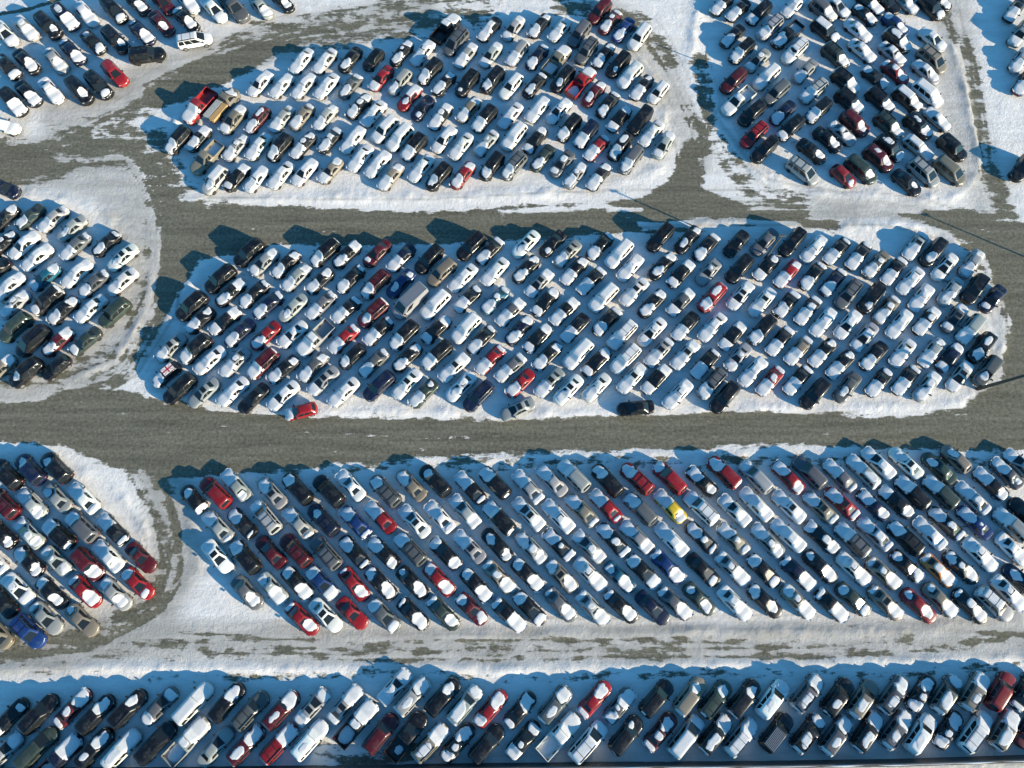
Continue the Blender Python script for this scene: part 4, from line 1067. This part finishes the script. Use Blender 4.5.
GRAVEL_LINES = [  # strength, half width, softness, line
 (.56, 20, 14, [(300, 40), (400, 24), (480, 14)]),
 (.62, 3, 4, [(250, 22), (340, 30), (420, 34)]),
 (.95, 2, 2, [(-30, 20), (30, 9), (70, -4)]),  # thin dark strip along the edge at the top left corner
 (.56, 16, 14, [(160, 200), (158, 260), (145, 330), (110, 380), (60, 396)]),
 (.72, 24, 16, [(60, 150), (110, 140), (150, 150), (170, 190)]),
 (.55, 12, 8, [(95, 130), (170, 95), (240, 40), (380, 10), (520, -20)]),
 (.60, 16, 9, [(150, 460), (165, 510), (174, 565), (160, 603), (115, 632), (40, 652), (-60, 658)]),
 (.9, 5, 6, [(160, 470), (178, 530), (180, 580), (160, 610), (120, 636)]),
 (.8, 3, 5, [(125, 470), (152, 510), (163, 560), (150, 600), (110, 625), (50, 645)]),
 (.40, 15, 12, [(-60, 655), (100, 650), (220, 650), (400, 652), (620, 648), (800, 650), (1080, 640)]),
 (.54, 3, 4, [(180, 632), (400, 648), (700, 645), (900, 652), (980, 640), (1080, 620)]),
 (.52, 3, 4, [(180, 652), (400, 660), (560, 658), (700, 656), (830, 657), (1080, 640)]),
 (.72, 6, 8, [(960, 645), (1000, 638), (1080, 625)]),
 (.62, 12, 8, [(560, 6), (640, 22), (668, 60)]),
 (.72, 10, 8, [(700, 60), (706, 110), (705, 150)]),
 (.55, 12, 8, [(690, 110), (750, 190), (800, 205)]),
 (.58, 9, 8, [(945, 20), (972, 60), (980, 120), (1000, 190)]),
 (.72, 12, 8, [(990, 170), (1005, 215), (1030, 250)]),
 (.62, 5, 5, [(960, 240), (1000, 290), (1012, 350)]),
 (.50, 12, 8, [(0, 380), (60, 376), (130, 340), (150, 280)]),
 (.44, 6, 5, [(30, 672), (200, 680), (400, 672), (500, 680), (700, 672), (900, 675), (1060, 660)]),
 (.5, 8, 6, [(200, 240), (400, 238), (560, 230), (700, 228)]),
 (.5, 7, 6, [(180, 474), (400, 465), (600, 462), (800, 460), (1020, 462)]),
 (.62, 10, 6, [(310, 745), (360, 760), (430, 750)]),
]
SNOW_LINES = [  # strength, half width, softness, line
 (.42, 2, 3, [(345, 434), (430, 437), (500, 436)]),
 (.62, 2, 3, [(178, 500), (190, 550), (184, 590), (160, 620), (110, 645)]),
 (.6, 2.5, 3, [(140, 470), (166, 515), (176, 560), (168, 590)]),
 (.7, 3, 3, [(500, 212), (590, 208), (640, 210)]),
 (.75, 3.5, 3, [(640, 226), (740, 222), (800, 226)]),
 (.8, 4, 4, [(150, 210), (156, 250), (148, 310), (120, 350)]),
]
PACKED = [
 (.75, 26, 14, [(20, 160), (110, 175), (150, 250), (140, 330), (90, 370), (0, 385)]),
 (.6, 14, 10, [(600, 5), (660, 60), (700, 160)]),
 (.8, 20, 10, [(-60, 645), (200, 640), (500, 645), (1080, 635)]),
 (.9, 24, 12, [(150, 450), (172, 500), (180, 560), (150, 620), (60, 650), (-60, 655)]),
 (.6, 20, 10, [(950, -20), (960, 100), (990, 200)]),
 (.55, 10, 8, [(820, 205), (930, 215), (1000, 260), (1012, 350), (980, 400)]),
 (.75, 20, 10, [(60, 120), (200, 60), (420, 12)]),
 (.5, 12, 8, [(700, 215), (850, 215)]),
 (.6, 30, 10, [(400, 775), (1080, 775)]),
]
LOTS = [
 [(150, 150), (230, 60), (420, 30), (600, 5), (665, 90), (660, 170), (560, 195), (300, 200), (190, 200)],
 [(150, 395), (170, 300), (240, 238), (500, 222), (800, 222), (940, 228), (1000, 280), (1010, 340), (960, 405), (600, 415), (300, 412)],
 [(-50, 200), (30, 190), (110, 215), (150, 280), (130, 350), (60, 385), (-50, 390)],
 [(-50, 448), (50, 455), (120, 490), (165, 560), (150, 610), (60, 645), (-50, 650)],
 [(180, 480), (330, 466), (600, 455), (1060, 455), (1060, 610), (900, 632), (500, 635), (330, 635), (200, 570)],
 [(700, -20), (690, 60), (740, 170), (820, 195), (950, 200), (985, 170), (960, 60), (940, -20)],
 [(-50, 665), (500, 668), (1060, 655), (1060, 765), (-50, 768)],
]

RUTS = [  # how many tracks, spread, strength, lane
 (26, 26, .9, [(-40, 170), (60, 165), (130, 160), (165, 215), (160, 300), (120, 370), (40, 395)]),
 (22, 22, .9, [(140, 440), (165, 510), (172, 570), (150, 610), (90, 640), (-40, 655)]),
 (30, 22, .8, [(-60, 645), (200, 645), (500, 645), (800, 643), (1080, 632)]),
 (26, 22, .8, [(120, 420), (400, 436), (700, 430), (1060, 425)]),
 (22, 18, .8, [(150, 215), (400, 222), (640, 212), (900, 212), (1000, 240), (1040, 270)]),
 (18, 22, .8, [(610, 0), (655, 60), (690, 130), (700, 200)]),
 (18, 16, .8, [(945, 0), (960, 60), (975, 130), (985, 200)]),
 (16, 14, .8, [(900, 218), (980, 255), (1008, 320), (1005, 370)]),
 (16, 16, .8, [(60, 130), (160, 80), (280, 30), (460, 8)]),
 (18, 12, .7, [(700, 60), (710, 110), (760, 180), (900, 205)]),
 (14, 10, .6, [(200, 620), (400, 632), (700, 628), (1000, 620)]),
]

def sstep(x): x = np.clip(x, 0, 1); return x*x*(3-2*x)
ST = .3; xs = np.arange(-96, 96.01, ST); ys = np.arange(-42, 108.01, ST)
GX, GY = np.meshgrid(xs, ys); PX, PY = image_xy(GX, GY)
grav = np.zeros(GX.shape); pack = .12*np.ones(GX.shape)
for s, soft, poly in GRAVEL_AREAS: grav = np.maximum(grav, s*sstep(.5+sdf(PX, PY, poly)/(2*soft)))
for s, w, soft, pts in GRAVEL_LINES: grav = np.maximum(grav, s*sstep(.5+(w-seg_d(PX, PY, pts))/(2*soft)))
for s, w, soft, pts in SNOW_LINES:
    k = s*sstep(.5+(w-seg_d(PX, PY, pts))/(2*soft)); grav = grav*(1-k)
for n, sp, s, pts in RUTS:      # wheel tracks running along a lane
    rr = random.Random(n+int(pts[0][0]))
    for k in range(n):
        o = rr.gauss(0, sp*.5); a, b2 = rr.uniform(0, .5), rr.uniform(.5, 1); q = []
        m = len(pts)*4
        for t in range(int(a*m), int(b2*m)+2):
            u = min(t/m*(len(pts)-1), len(pts)-1.001); i = int(u); f = u-i
            x = pts[i][0]*(1-f)+pts[i+1][0]*f; y = pts[i][1]*(1-f)+pts[i+1][1]*f
            dx, dy = pts[i+1][0]-pts[i][0], pts[i+1][1]-pts[i][1]; dl = math.hypot(dx, dy)
            oo = o+rr.uniform(-1, 1)*.8+math.sin(t*.35+k)*sp*.12; q.append((x-dy/dl*oo, y+dx/dl*oo))
        kk = s*rr.uniform(.5, 1)*sstep(.5+(rr.uniform(.5, 1.3)-seg_d(PX, PY, q))/2.2)
        if rr.random() < .35: pack = pack-kk*.6; grav = grav-kk*.25
        else: pack = np.maximum(pack, kk); grav = np.maximum(grav, np.where(grav > .25, grav+kk*.3, grav))
grav = np.clip(grav, 0, 1.1)
for s, w, soft, pts in PACKED: pack = pack+(1-np.clip(pack, 0, 1))*s*sstep(.5+(w-seg_d(PX, PY, pts))/(2*soft))
lotd = np.full(GX.shape, -1e9)
for poly in LOTS: lotd = np.maximum(lotd, sdf(PX, PY, poly))
# ploughed snow heaped along the edges of the lots
rnd = np.random.RandomState(3)
def vnoise(X, Y, sc, seed):
    r = np.random.RandomState(seed).rand(256, 256); x, y = X/sc, Y/sc
    xi, yi = np.floor(x).astype(int), np.floor(y).astype(int); fx, fy = x-xi, y-yi; fx, fy = fx*fx*(3-2*fx), fy*fy*(3-2*fy)
    g = lambda a, b: r[a % 256, b % 256]
    return (g(xi, yi)*(1-fx)+g(xi+1, yi)*fx)*(1-fy)+(g(xi, yi+1)*(1-fx)+g(xi+1, yi+1)*fx)*fy
grav = np.maximum(grav, .13*sstep((lotd+2)/6))
berm = np.exp(-((lotd-2)/6.0)**2)*(1-np.clip(grav*1.3, 0, 1))
Z = berm*(.05+.22*vnoise(GX, GY, 1.1, 1)*vnoise(GX, GY, 4.0, 5)+.14*vnoise(GX, GY, .6, 8))+.04*vnoise(GX, GY, .9, 2)*(1-grav)+.02*vnoise(GX, GY, 2.5, 4)
# keep it flat under the wheels
for (x, y, *_r) in list(NEAR)+list(FAR):
    i0, i1 = int((x-4+96)/ST), int((x+4+96)/ST)+1; j0, j1 = int((y-4+42)/ST), int((y+4+42)/ST)+1
    i0, j0 = max(i0, 0), max(j0, 0)
    if i1 <= 0 or j1 <= 0: continue
    sl = (slice(j0, j1), slice(i0, i1)); dd = np.hypot(GX[sl]-x, GY[sl]-y); k = np.clip((dd-1.8)/1.6, 0, 1); Z[sl] = Z[sl]*k
verts = np.stack([GX.ravel(), GY.ravel(), Z.ravel()], 1); w = len(xs); h = len(ys)
II, JJ = np.meshgrid(np.arange(w-1), np.arange(h-1)); q0 = (JJ*w+II).ravel(); faces = np.stack([q0, q0+1, q0+w+1, q0+w], 1).tolist()
def ground_mat():
    m, nt, b = mat('snow_and_gravel'); L = nt.links.new
    geo = N(nt, 'ShaderNodeNewGeometry')
    ag = N(nt, 'ShaderNodeAttribute', attribute_name='gravel'); ap = N(nt, 'ShaderNodeAttribute', attribute_name='packed')
    mp = N(nt, 'ShaderNodeMapping'); mp.inputs['Scale'].default_value = (.24, 1, 1); L(geo.outputs['Position'], mp.inputs['Vector'])
    def noi(v, sc, det=6, ro=.6): n = N(nt, 'ShaderNodeTexNoise', Scale=sc, Detail=float(det), Roughness=ro); L(v, n.inputs['Vector']); return n.outputs['Fac']
    def mth(op, a, bb, clamp=False):
        n = N(nt, 'ShaderNodeMath', operation=op, use_clamp=clamp)
        for k, v in enumerate((a, bb)):
            if isinstance(v, (int, float)): n.inputs[k].default_value = v
            else: L(v, n.inputs[k])
        return n.outputs[0]
    n1 = noi(mp.outputs[0], .9, 8, .7); n2 = noi(geo.outputs['Position'], .5, 8, .7)
    nn = mth('ADD', mth('MULTIPLY', n1, .6), mth('MULTIPLY', n2, .4))
    t = mth('ADD', ag.outputs['Fac'], mth('MULTIPLY', mth('SUBTRACT', nn, .5), 3.4))
    gm = N(nt, 'ShaderNodeMapRange'); gm.inputs['From Min'].default_value = .46; gm.inputs['From Max'].default_value = .62; L(t, gm.inputs['Value'])
    gm.clamp = True
    # only where gravel can show at all
    gate = N(nt, 'ShaderNodeMapRange'); gate.inputs['From Min'].default_value = .02; gate.inputs['From Max'].default_value = .15; L(ag.outputs['Fac'], gate.inputs['Value'])
    gf = mth('MULTIPLY', gm.outputs[0], gate.outputs[0])
    # gravel colour
    g1 = noi(geo.outputs['Position'], 2.6, 8, .85); cr = N(nt, 'ShaderNodeValToRGB'); L(g1, cr.inputs['Fac'])
    cr.color_ramp.elements[0].position = .36; cr.color_ramp.elements[0].color = (.072, .069, .049, 1); cr.color_ramp.elements[1].position = .64; cr.color_ramp.elements[1].color = (.232, .222, .168, 1)
    mp2 = N(nt, 'ShaderNodeMapping'); mp2.inputs['Scale'].default_value = (.07, 1, 1); mp2.inputs['Rotation'].default_value = (0, 0, .02); L(geo.outputs['Position'], mp2.inputs['Vector']); g2 = noi(mp2.outputs[0], 1.1, 7, .7); mg = N(nt, 'ShaderNodeMixRGB', blend_type='MULTIPLY'); mg.inputs[0].default_value = .85; L(cr.outputs[0], mg.inputs[1])
    c2 = N(nt, 'ShaderNodeValToRGB'); L(g2, c2.inputs['Fac']); c2.color_ramp.elements[0].position = .35; c2.color_ramp.elements[0].color = (.70, .70, .70, 1); c2.color_ramp.elements[1].position = .62; c2.color_ramp.elements[1].color = (1.2, 1.2, 1.2, 1); L(c2.outputs[0], mg.inputs[2])
    # snow colour: clean to packed grey
    s1 = noi(mp.outputs[0], .8, 6, .65); s2 = noi(geo.outputs['Position'], .12, 4, .5)
    pk = mth('ADD', mth('MULTIPLY', ap.outputs['Fac'], 1.0), mth('MULTIPLY', mth('SUBTRACT', s1, .5), 1.1), True)
    sc = N(nt, 'ShaderNodeMixRGB'); sc.inputs[1].default_value = (.84, .81, .77, 1); sc.inputs[2].default_value = (.40, .385, .35, 1); L(pk, sc.inputs[0])
    mx = N(nt, 'ShaderNodeMixRGB'); L(gf, mx.inputs[0]); L(sc.outputs[0], mx.inputs[1]); L(mg.outputs[0], mx.inputs[2]); L(mx.outputs[0], b.inputs['Base Color'])
    b.inputs['Roughness'].default_value = .85; b.inputs['Specular IOR Level'].default_value = .2
    bn = noi(geo.outputs['Position'], 1.9, 8, .74); bn2 = noi(geo.outputs['Position'], 9, 3, .6); hsum = mth('ADD', bn, mth('MULTIPLY', bn2, .18))
    bp = N(nt, 'ShaderNodeBump', Strength=.5, Distance=.24); L(hsum, bp.inputs['Height']); L(bp.outputs[0], b.inputs['Normal'])
    inv = mth('SUBTRACT', 1.0, mth('MULTIPLY', gf, .45)); L(mth('MULTIPLY', inv, .5), bp.inputs['Strength'])
    return m
M['ground'] = ground_mat()
me = bpy.data.meshes.new('ground'); me.from_pydata(verts.tolist(), [], faces); me.update(); me.materials.append(M['ground']); me.shade_smooth()
for nm, arr in (('gravel', grav), ('packed', pack)):
    a = me.attributes.new(nm, 'FLOAT', 'POINT'); a.data.foreach_set('value', arr.ravel().astype(np.float32))
g = link('ground', me); g['kind'] = 'structure'; g['label'] = 'snow covered ground with gravel lanes between the parking lots'
far = G(); far.quad((-3000, -3000, -.06), (3000, -3000, -.06), (3000, 3000, -.06), (-3000, 3000, -.06))
fg = link('terrain', mesh_of('terrain', 'terrain', far, 'ground')); fg['kind'] = 'structure'; fg['label'] = 'flat snowy land around the parking lots'

# ---------------------------------------------------------------- posts, barrier, load of boards
M['wood'] = simple('weathered_wood', (.075, .062, .05), .9, nscale=4, namp=.35)
M['board'] = simple('new_boards', (.48, .30, .13), .75, nscale=3, namp=.3)
M['grey_board'] = simple('grey_sheet', (.38, .40, .38), .7, nscale=3, namp=.25)
M['concrete'] = simple('dark_concrete', (.09, .09, .085), .9, nscale=1.5, namp=.35)
def tube(g, p0, p1, r0, r1, n=10):
    d = (Vector(p1)-Vector(p0)).normalized(); a = d.orthogonal().normalized(); b = d.cross(a)
    ring = lambda p, r: [tuple(Vector(p)+(a*math.cos(2*math.pi*i/n)+b*math.sin(2*math.pi*i/n))*r) for i in range(n)]
    g.ring_loft([ring(p0, r0), ring(p1, r1)])
gx, gy = ground(977, 389)
root = bpy.data.objects.new('utility_pole', None); col.objects.link(root); root.location = (gx, gy, 0)
root['label'] = 'tall bare wooden utility pole at the right end of the middle lot'; root['category'] = 'utility pole'
g = G(); tube(g, (0, 0, -.2), (1.0, -.6, 9.5), .24, .17); link('pole', mesh_of('pole', 'pole', g, 'wood', True), root)
g = G(); g.box(-.9, .9, -.06, .06, 0, .12); o = link('crossarm', mesh_of('arm', 'crossarm', g, 'wood'), root); o.location = (.95, -.42, 9.0)
for (px, py, hh, lab) in ((765, 258, 6.2, 'slim grey light pole standing among the middle lot, below the upper road'), (1108, 292, 7.0, 'grey light pole beyond the right end of the middle lot')):
    gx, gy = ground(px, py); root = bpy.data.objects.new('light_pole', None); col.objects.link(root); root.location = (gx, gy, 0); root['label'] = lab; root['category'] = 'light pole'; root['group'] = 'light poles of the lots'
    g = G(); tube(g, (0, 0, -.2), (0, 0, hh), .13, .09); link('pole', mesh_of(('lp', hh), 'pole', g, 'concrete', True), root)
    g = G(); g.box(-.45, .45, -.14, .14, hh, hh+.12, .03); link('lamp_head', mesh_of(('lh', hh), 'lamp_head', g, 'concrete'), root)
gx, gy = ground(707, 65)
g = G(); tube(g, (0, 0, -.1), (-.75, .35, 2.3), .09, .07, 8); o = link('leaning_post', mesh_of('post', 'leaning_post', g, 'wood', True)); o.location = (gx, gy, 0)
o['label'] = 'short dark leaning post in the snowy gap left of the upper right lot'; o['category'] = 'post'
# low wall along the bottom edge of the last strip
pts = [ground(px, py) for px, py in ((-60, 772), (200, 770), (420, 767), (600, 765), (760, 764), (900, 762), (1090, 756))]
g = G(); rings = []
for k, (x, y) in enumerate(pts):
    prof = [(-.34, -.1), (-.34, .12), (-.20, .30), (-.14, 1.38), (.14, 1.38), (.20, .30), (.34, .12), (.34, -.1)]
    rings.append([(x, y+a, z) for a, z in prof])
g.ring_loft(rings)
bar = bpy.data.objects.new('concrete_barrier', None); col.objects.link(bar); bar['label'] = 'long dark concrete wall along the bottom edge of the last strip'; bar['category'] = 'barrier'
link('wall', mesh_of('barrier', 'wall', g, 'concrete'), bar)
g = G(); rings = []
for k in range(241):
    t = k/240*(len(pts)-1); i = min(int(t), len(pts)-2); u = t-i; x = pts[i][0]*(1-u)+pts[i+1][0]*u; y = pts[i][1]*(1-u)+pts[i+1][1]*u
    w = .085*max(0, noise.noise(Vector((x*.35, 2, 0)))*1.5+.45)+.004; rings.append([(x, y-w, 1.375), (x, y-w*.6, 1.375+w*.6), (x, y+w*.6, 1.375+w*.6), (x, y+w, 1.375)])
g.ring_loft(rings); link('snow_cap', mesh_of('bcap', 'snow_cap', g, 'snow', True), bar)
# stack of boards lying on the flatbed truck
for root in [o for o in col.objects if o.name.startswith('flatbed_truck')]:
    hd = root.rotation_euler.z
    for nm, mt, y0, y1, lab in (('stack_of_boards', 'board', -.92, -.12, 'yellow-brown boards lying along the flatbed truck'), ('stack_of_sheets', 'grey_board', .02, .95, 'pale grey sheets lying beside the boards on the flatbed truck')):
        g = G(); rg = random.Random(4)
        n = 5
        for lay in range(3):
            for k in range(n):
                a = y0+(y1-y0)*k/n; e = rg.uniform(-.25, .15)
                g.box(-2.9+e, .1+e*.4, a+.01, a+(y1-y0)/n-.01, .925+lay*.13, .925+lay*.13+.12)
        o = link(nm, mesh_of(nm, nm, g, mt)); o.location = root.location; o.rotation_euler = (0, 0, hd); o['label'] = lab; o['category'] = 'lumber'


# ---------------------------------------------------------------- light, camera
SUN_EL, SUN_DIR = R(15.8), (0.891, -0.454)
az = math.atan2(SUN_DIR[1], SUN_DIR[0])
sun = bpy.data.lights.new('sun', 'SUN'); sun.energy = 5.0; sun.angle = R(.5); sun.color = (1, .85, .62)
so = bpy.data.objects.new('sun', sun); col.objects.link(so)
d = Vector((math.cos(az)*math.cos(SUN_EL), math.sin(az)*math.cos(SUN_EL), math.sin(SUN_EL)))
so.rotation_euler = d.to_track_quat('Z', 'Y').to_euler()
wd = bpy.data.worlds.new('World'); scene.world = wd; wd.use_nodes = True; nt = wd.node_tree
sk = nt.nodes.new('ShaderNodeTexSky'); sk.sky_type = 'NISHITA'; sk.sun_disc = False; sk.sun_elevation = SUN_EL; sk.sun_rotation = math.pi/2-az
sk.dust_density = .3; sk.ozone_density = 3.0; sk.air_density = 1.0
tn = nt.nodes.new('ShaderNodeMixRGB'); tn.blend_type = 'MULTIPLY'; tn.inputs[0].default_value = 1; tn.inputs[2].default_value = (.38, .85, 1.0, 1)   # deep winter blue
nt.links.new(sk.outputs[0], tn.inputs[1])
bg = nt.nodes['Background']; bg.inputs[1].default_value = 0.125; nt.links.new(tn.outputs[0], bg.inputs[0])
cam = bpy.data.cameras.new('camera'); co = bpy.data.objects.new('camera', cam); col.objects.link(co)
co.location = (0, 0, HGT); co.rotation_euler = (TILT, 0, 0); cam.sensor_width = 36; cam.lens = 36*F_PX/1024; cam.clip_end = 8000; cam.clip_start = .5
scene.camera = co
scene.view_settings.view_transform = 'Standard'; scene.view_settings.look = 'None'; scene.view_settings.exposure = 0.92; scene.view_settings.gamma = 1
scene.cycles.max_bounces = 5; scene.cycles.diffuse_bounces = 3; scene.cycles.use_denoising = True
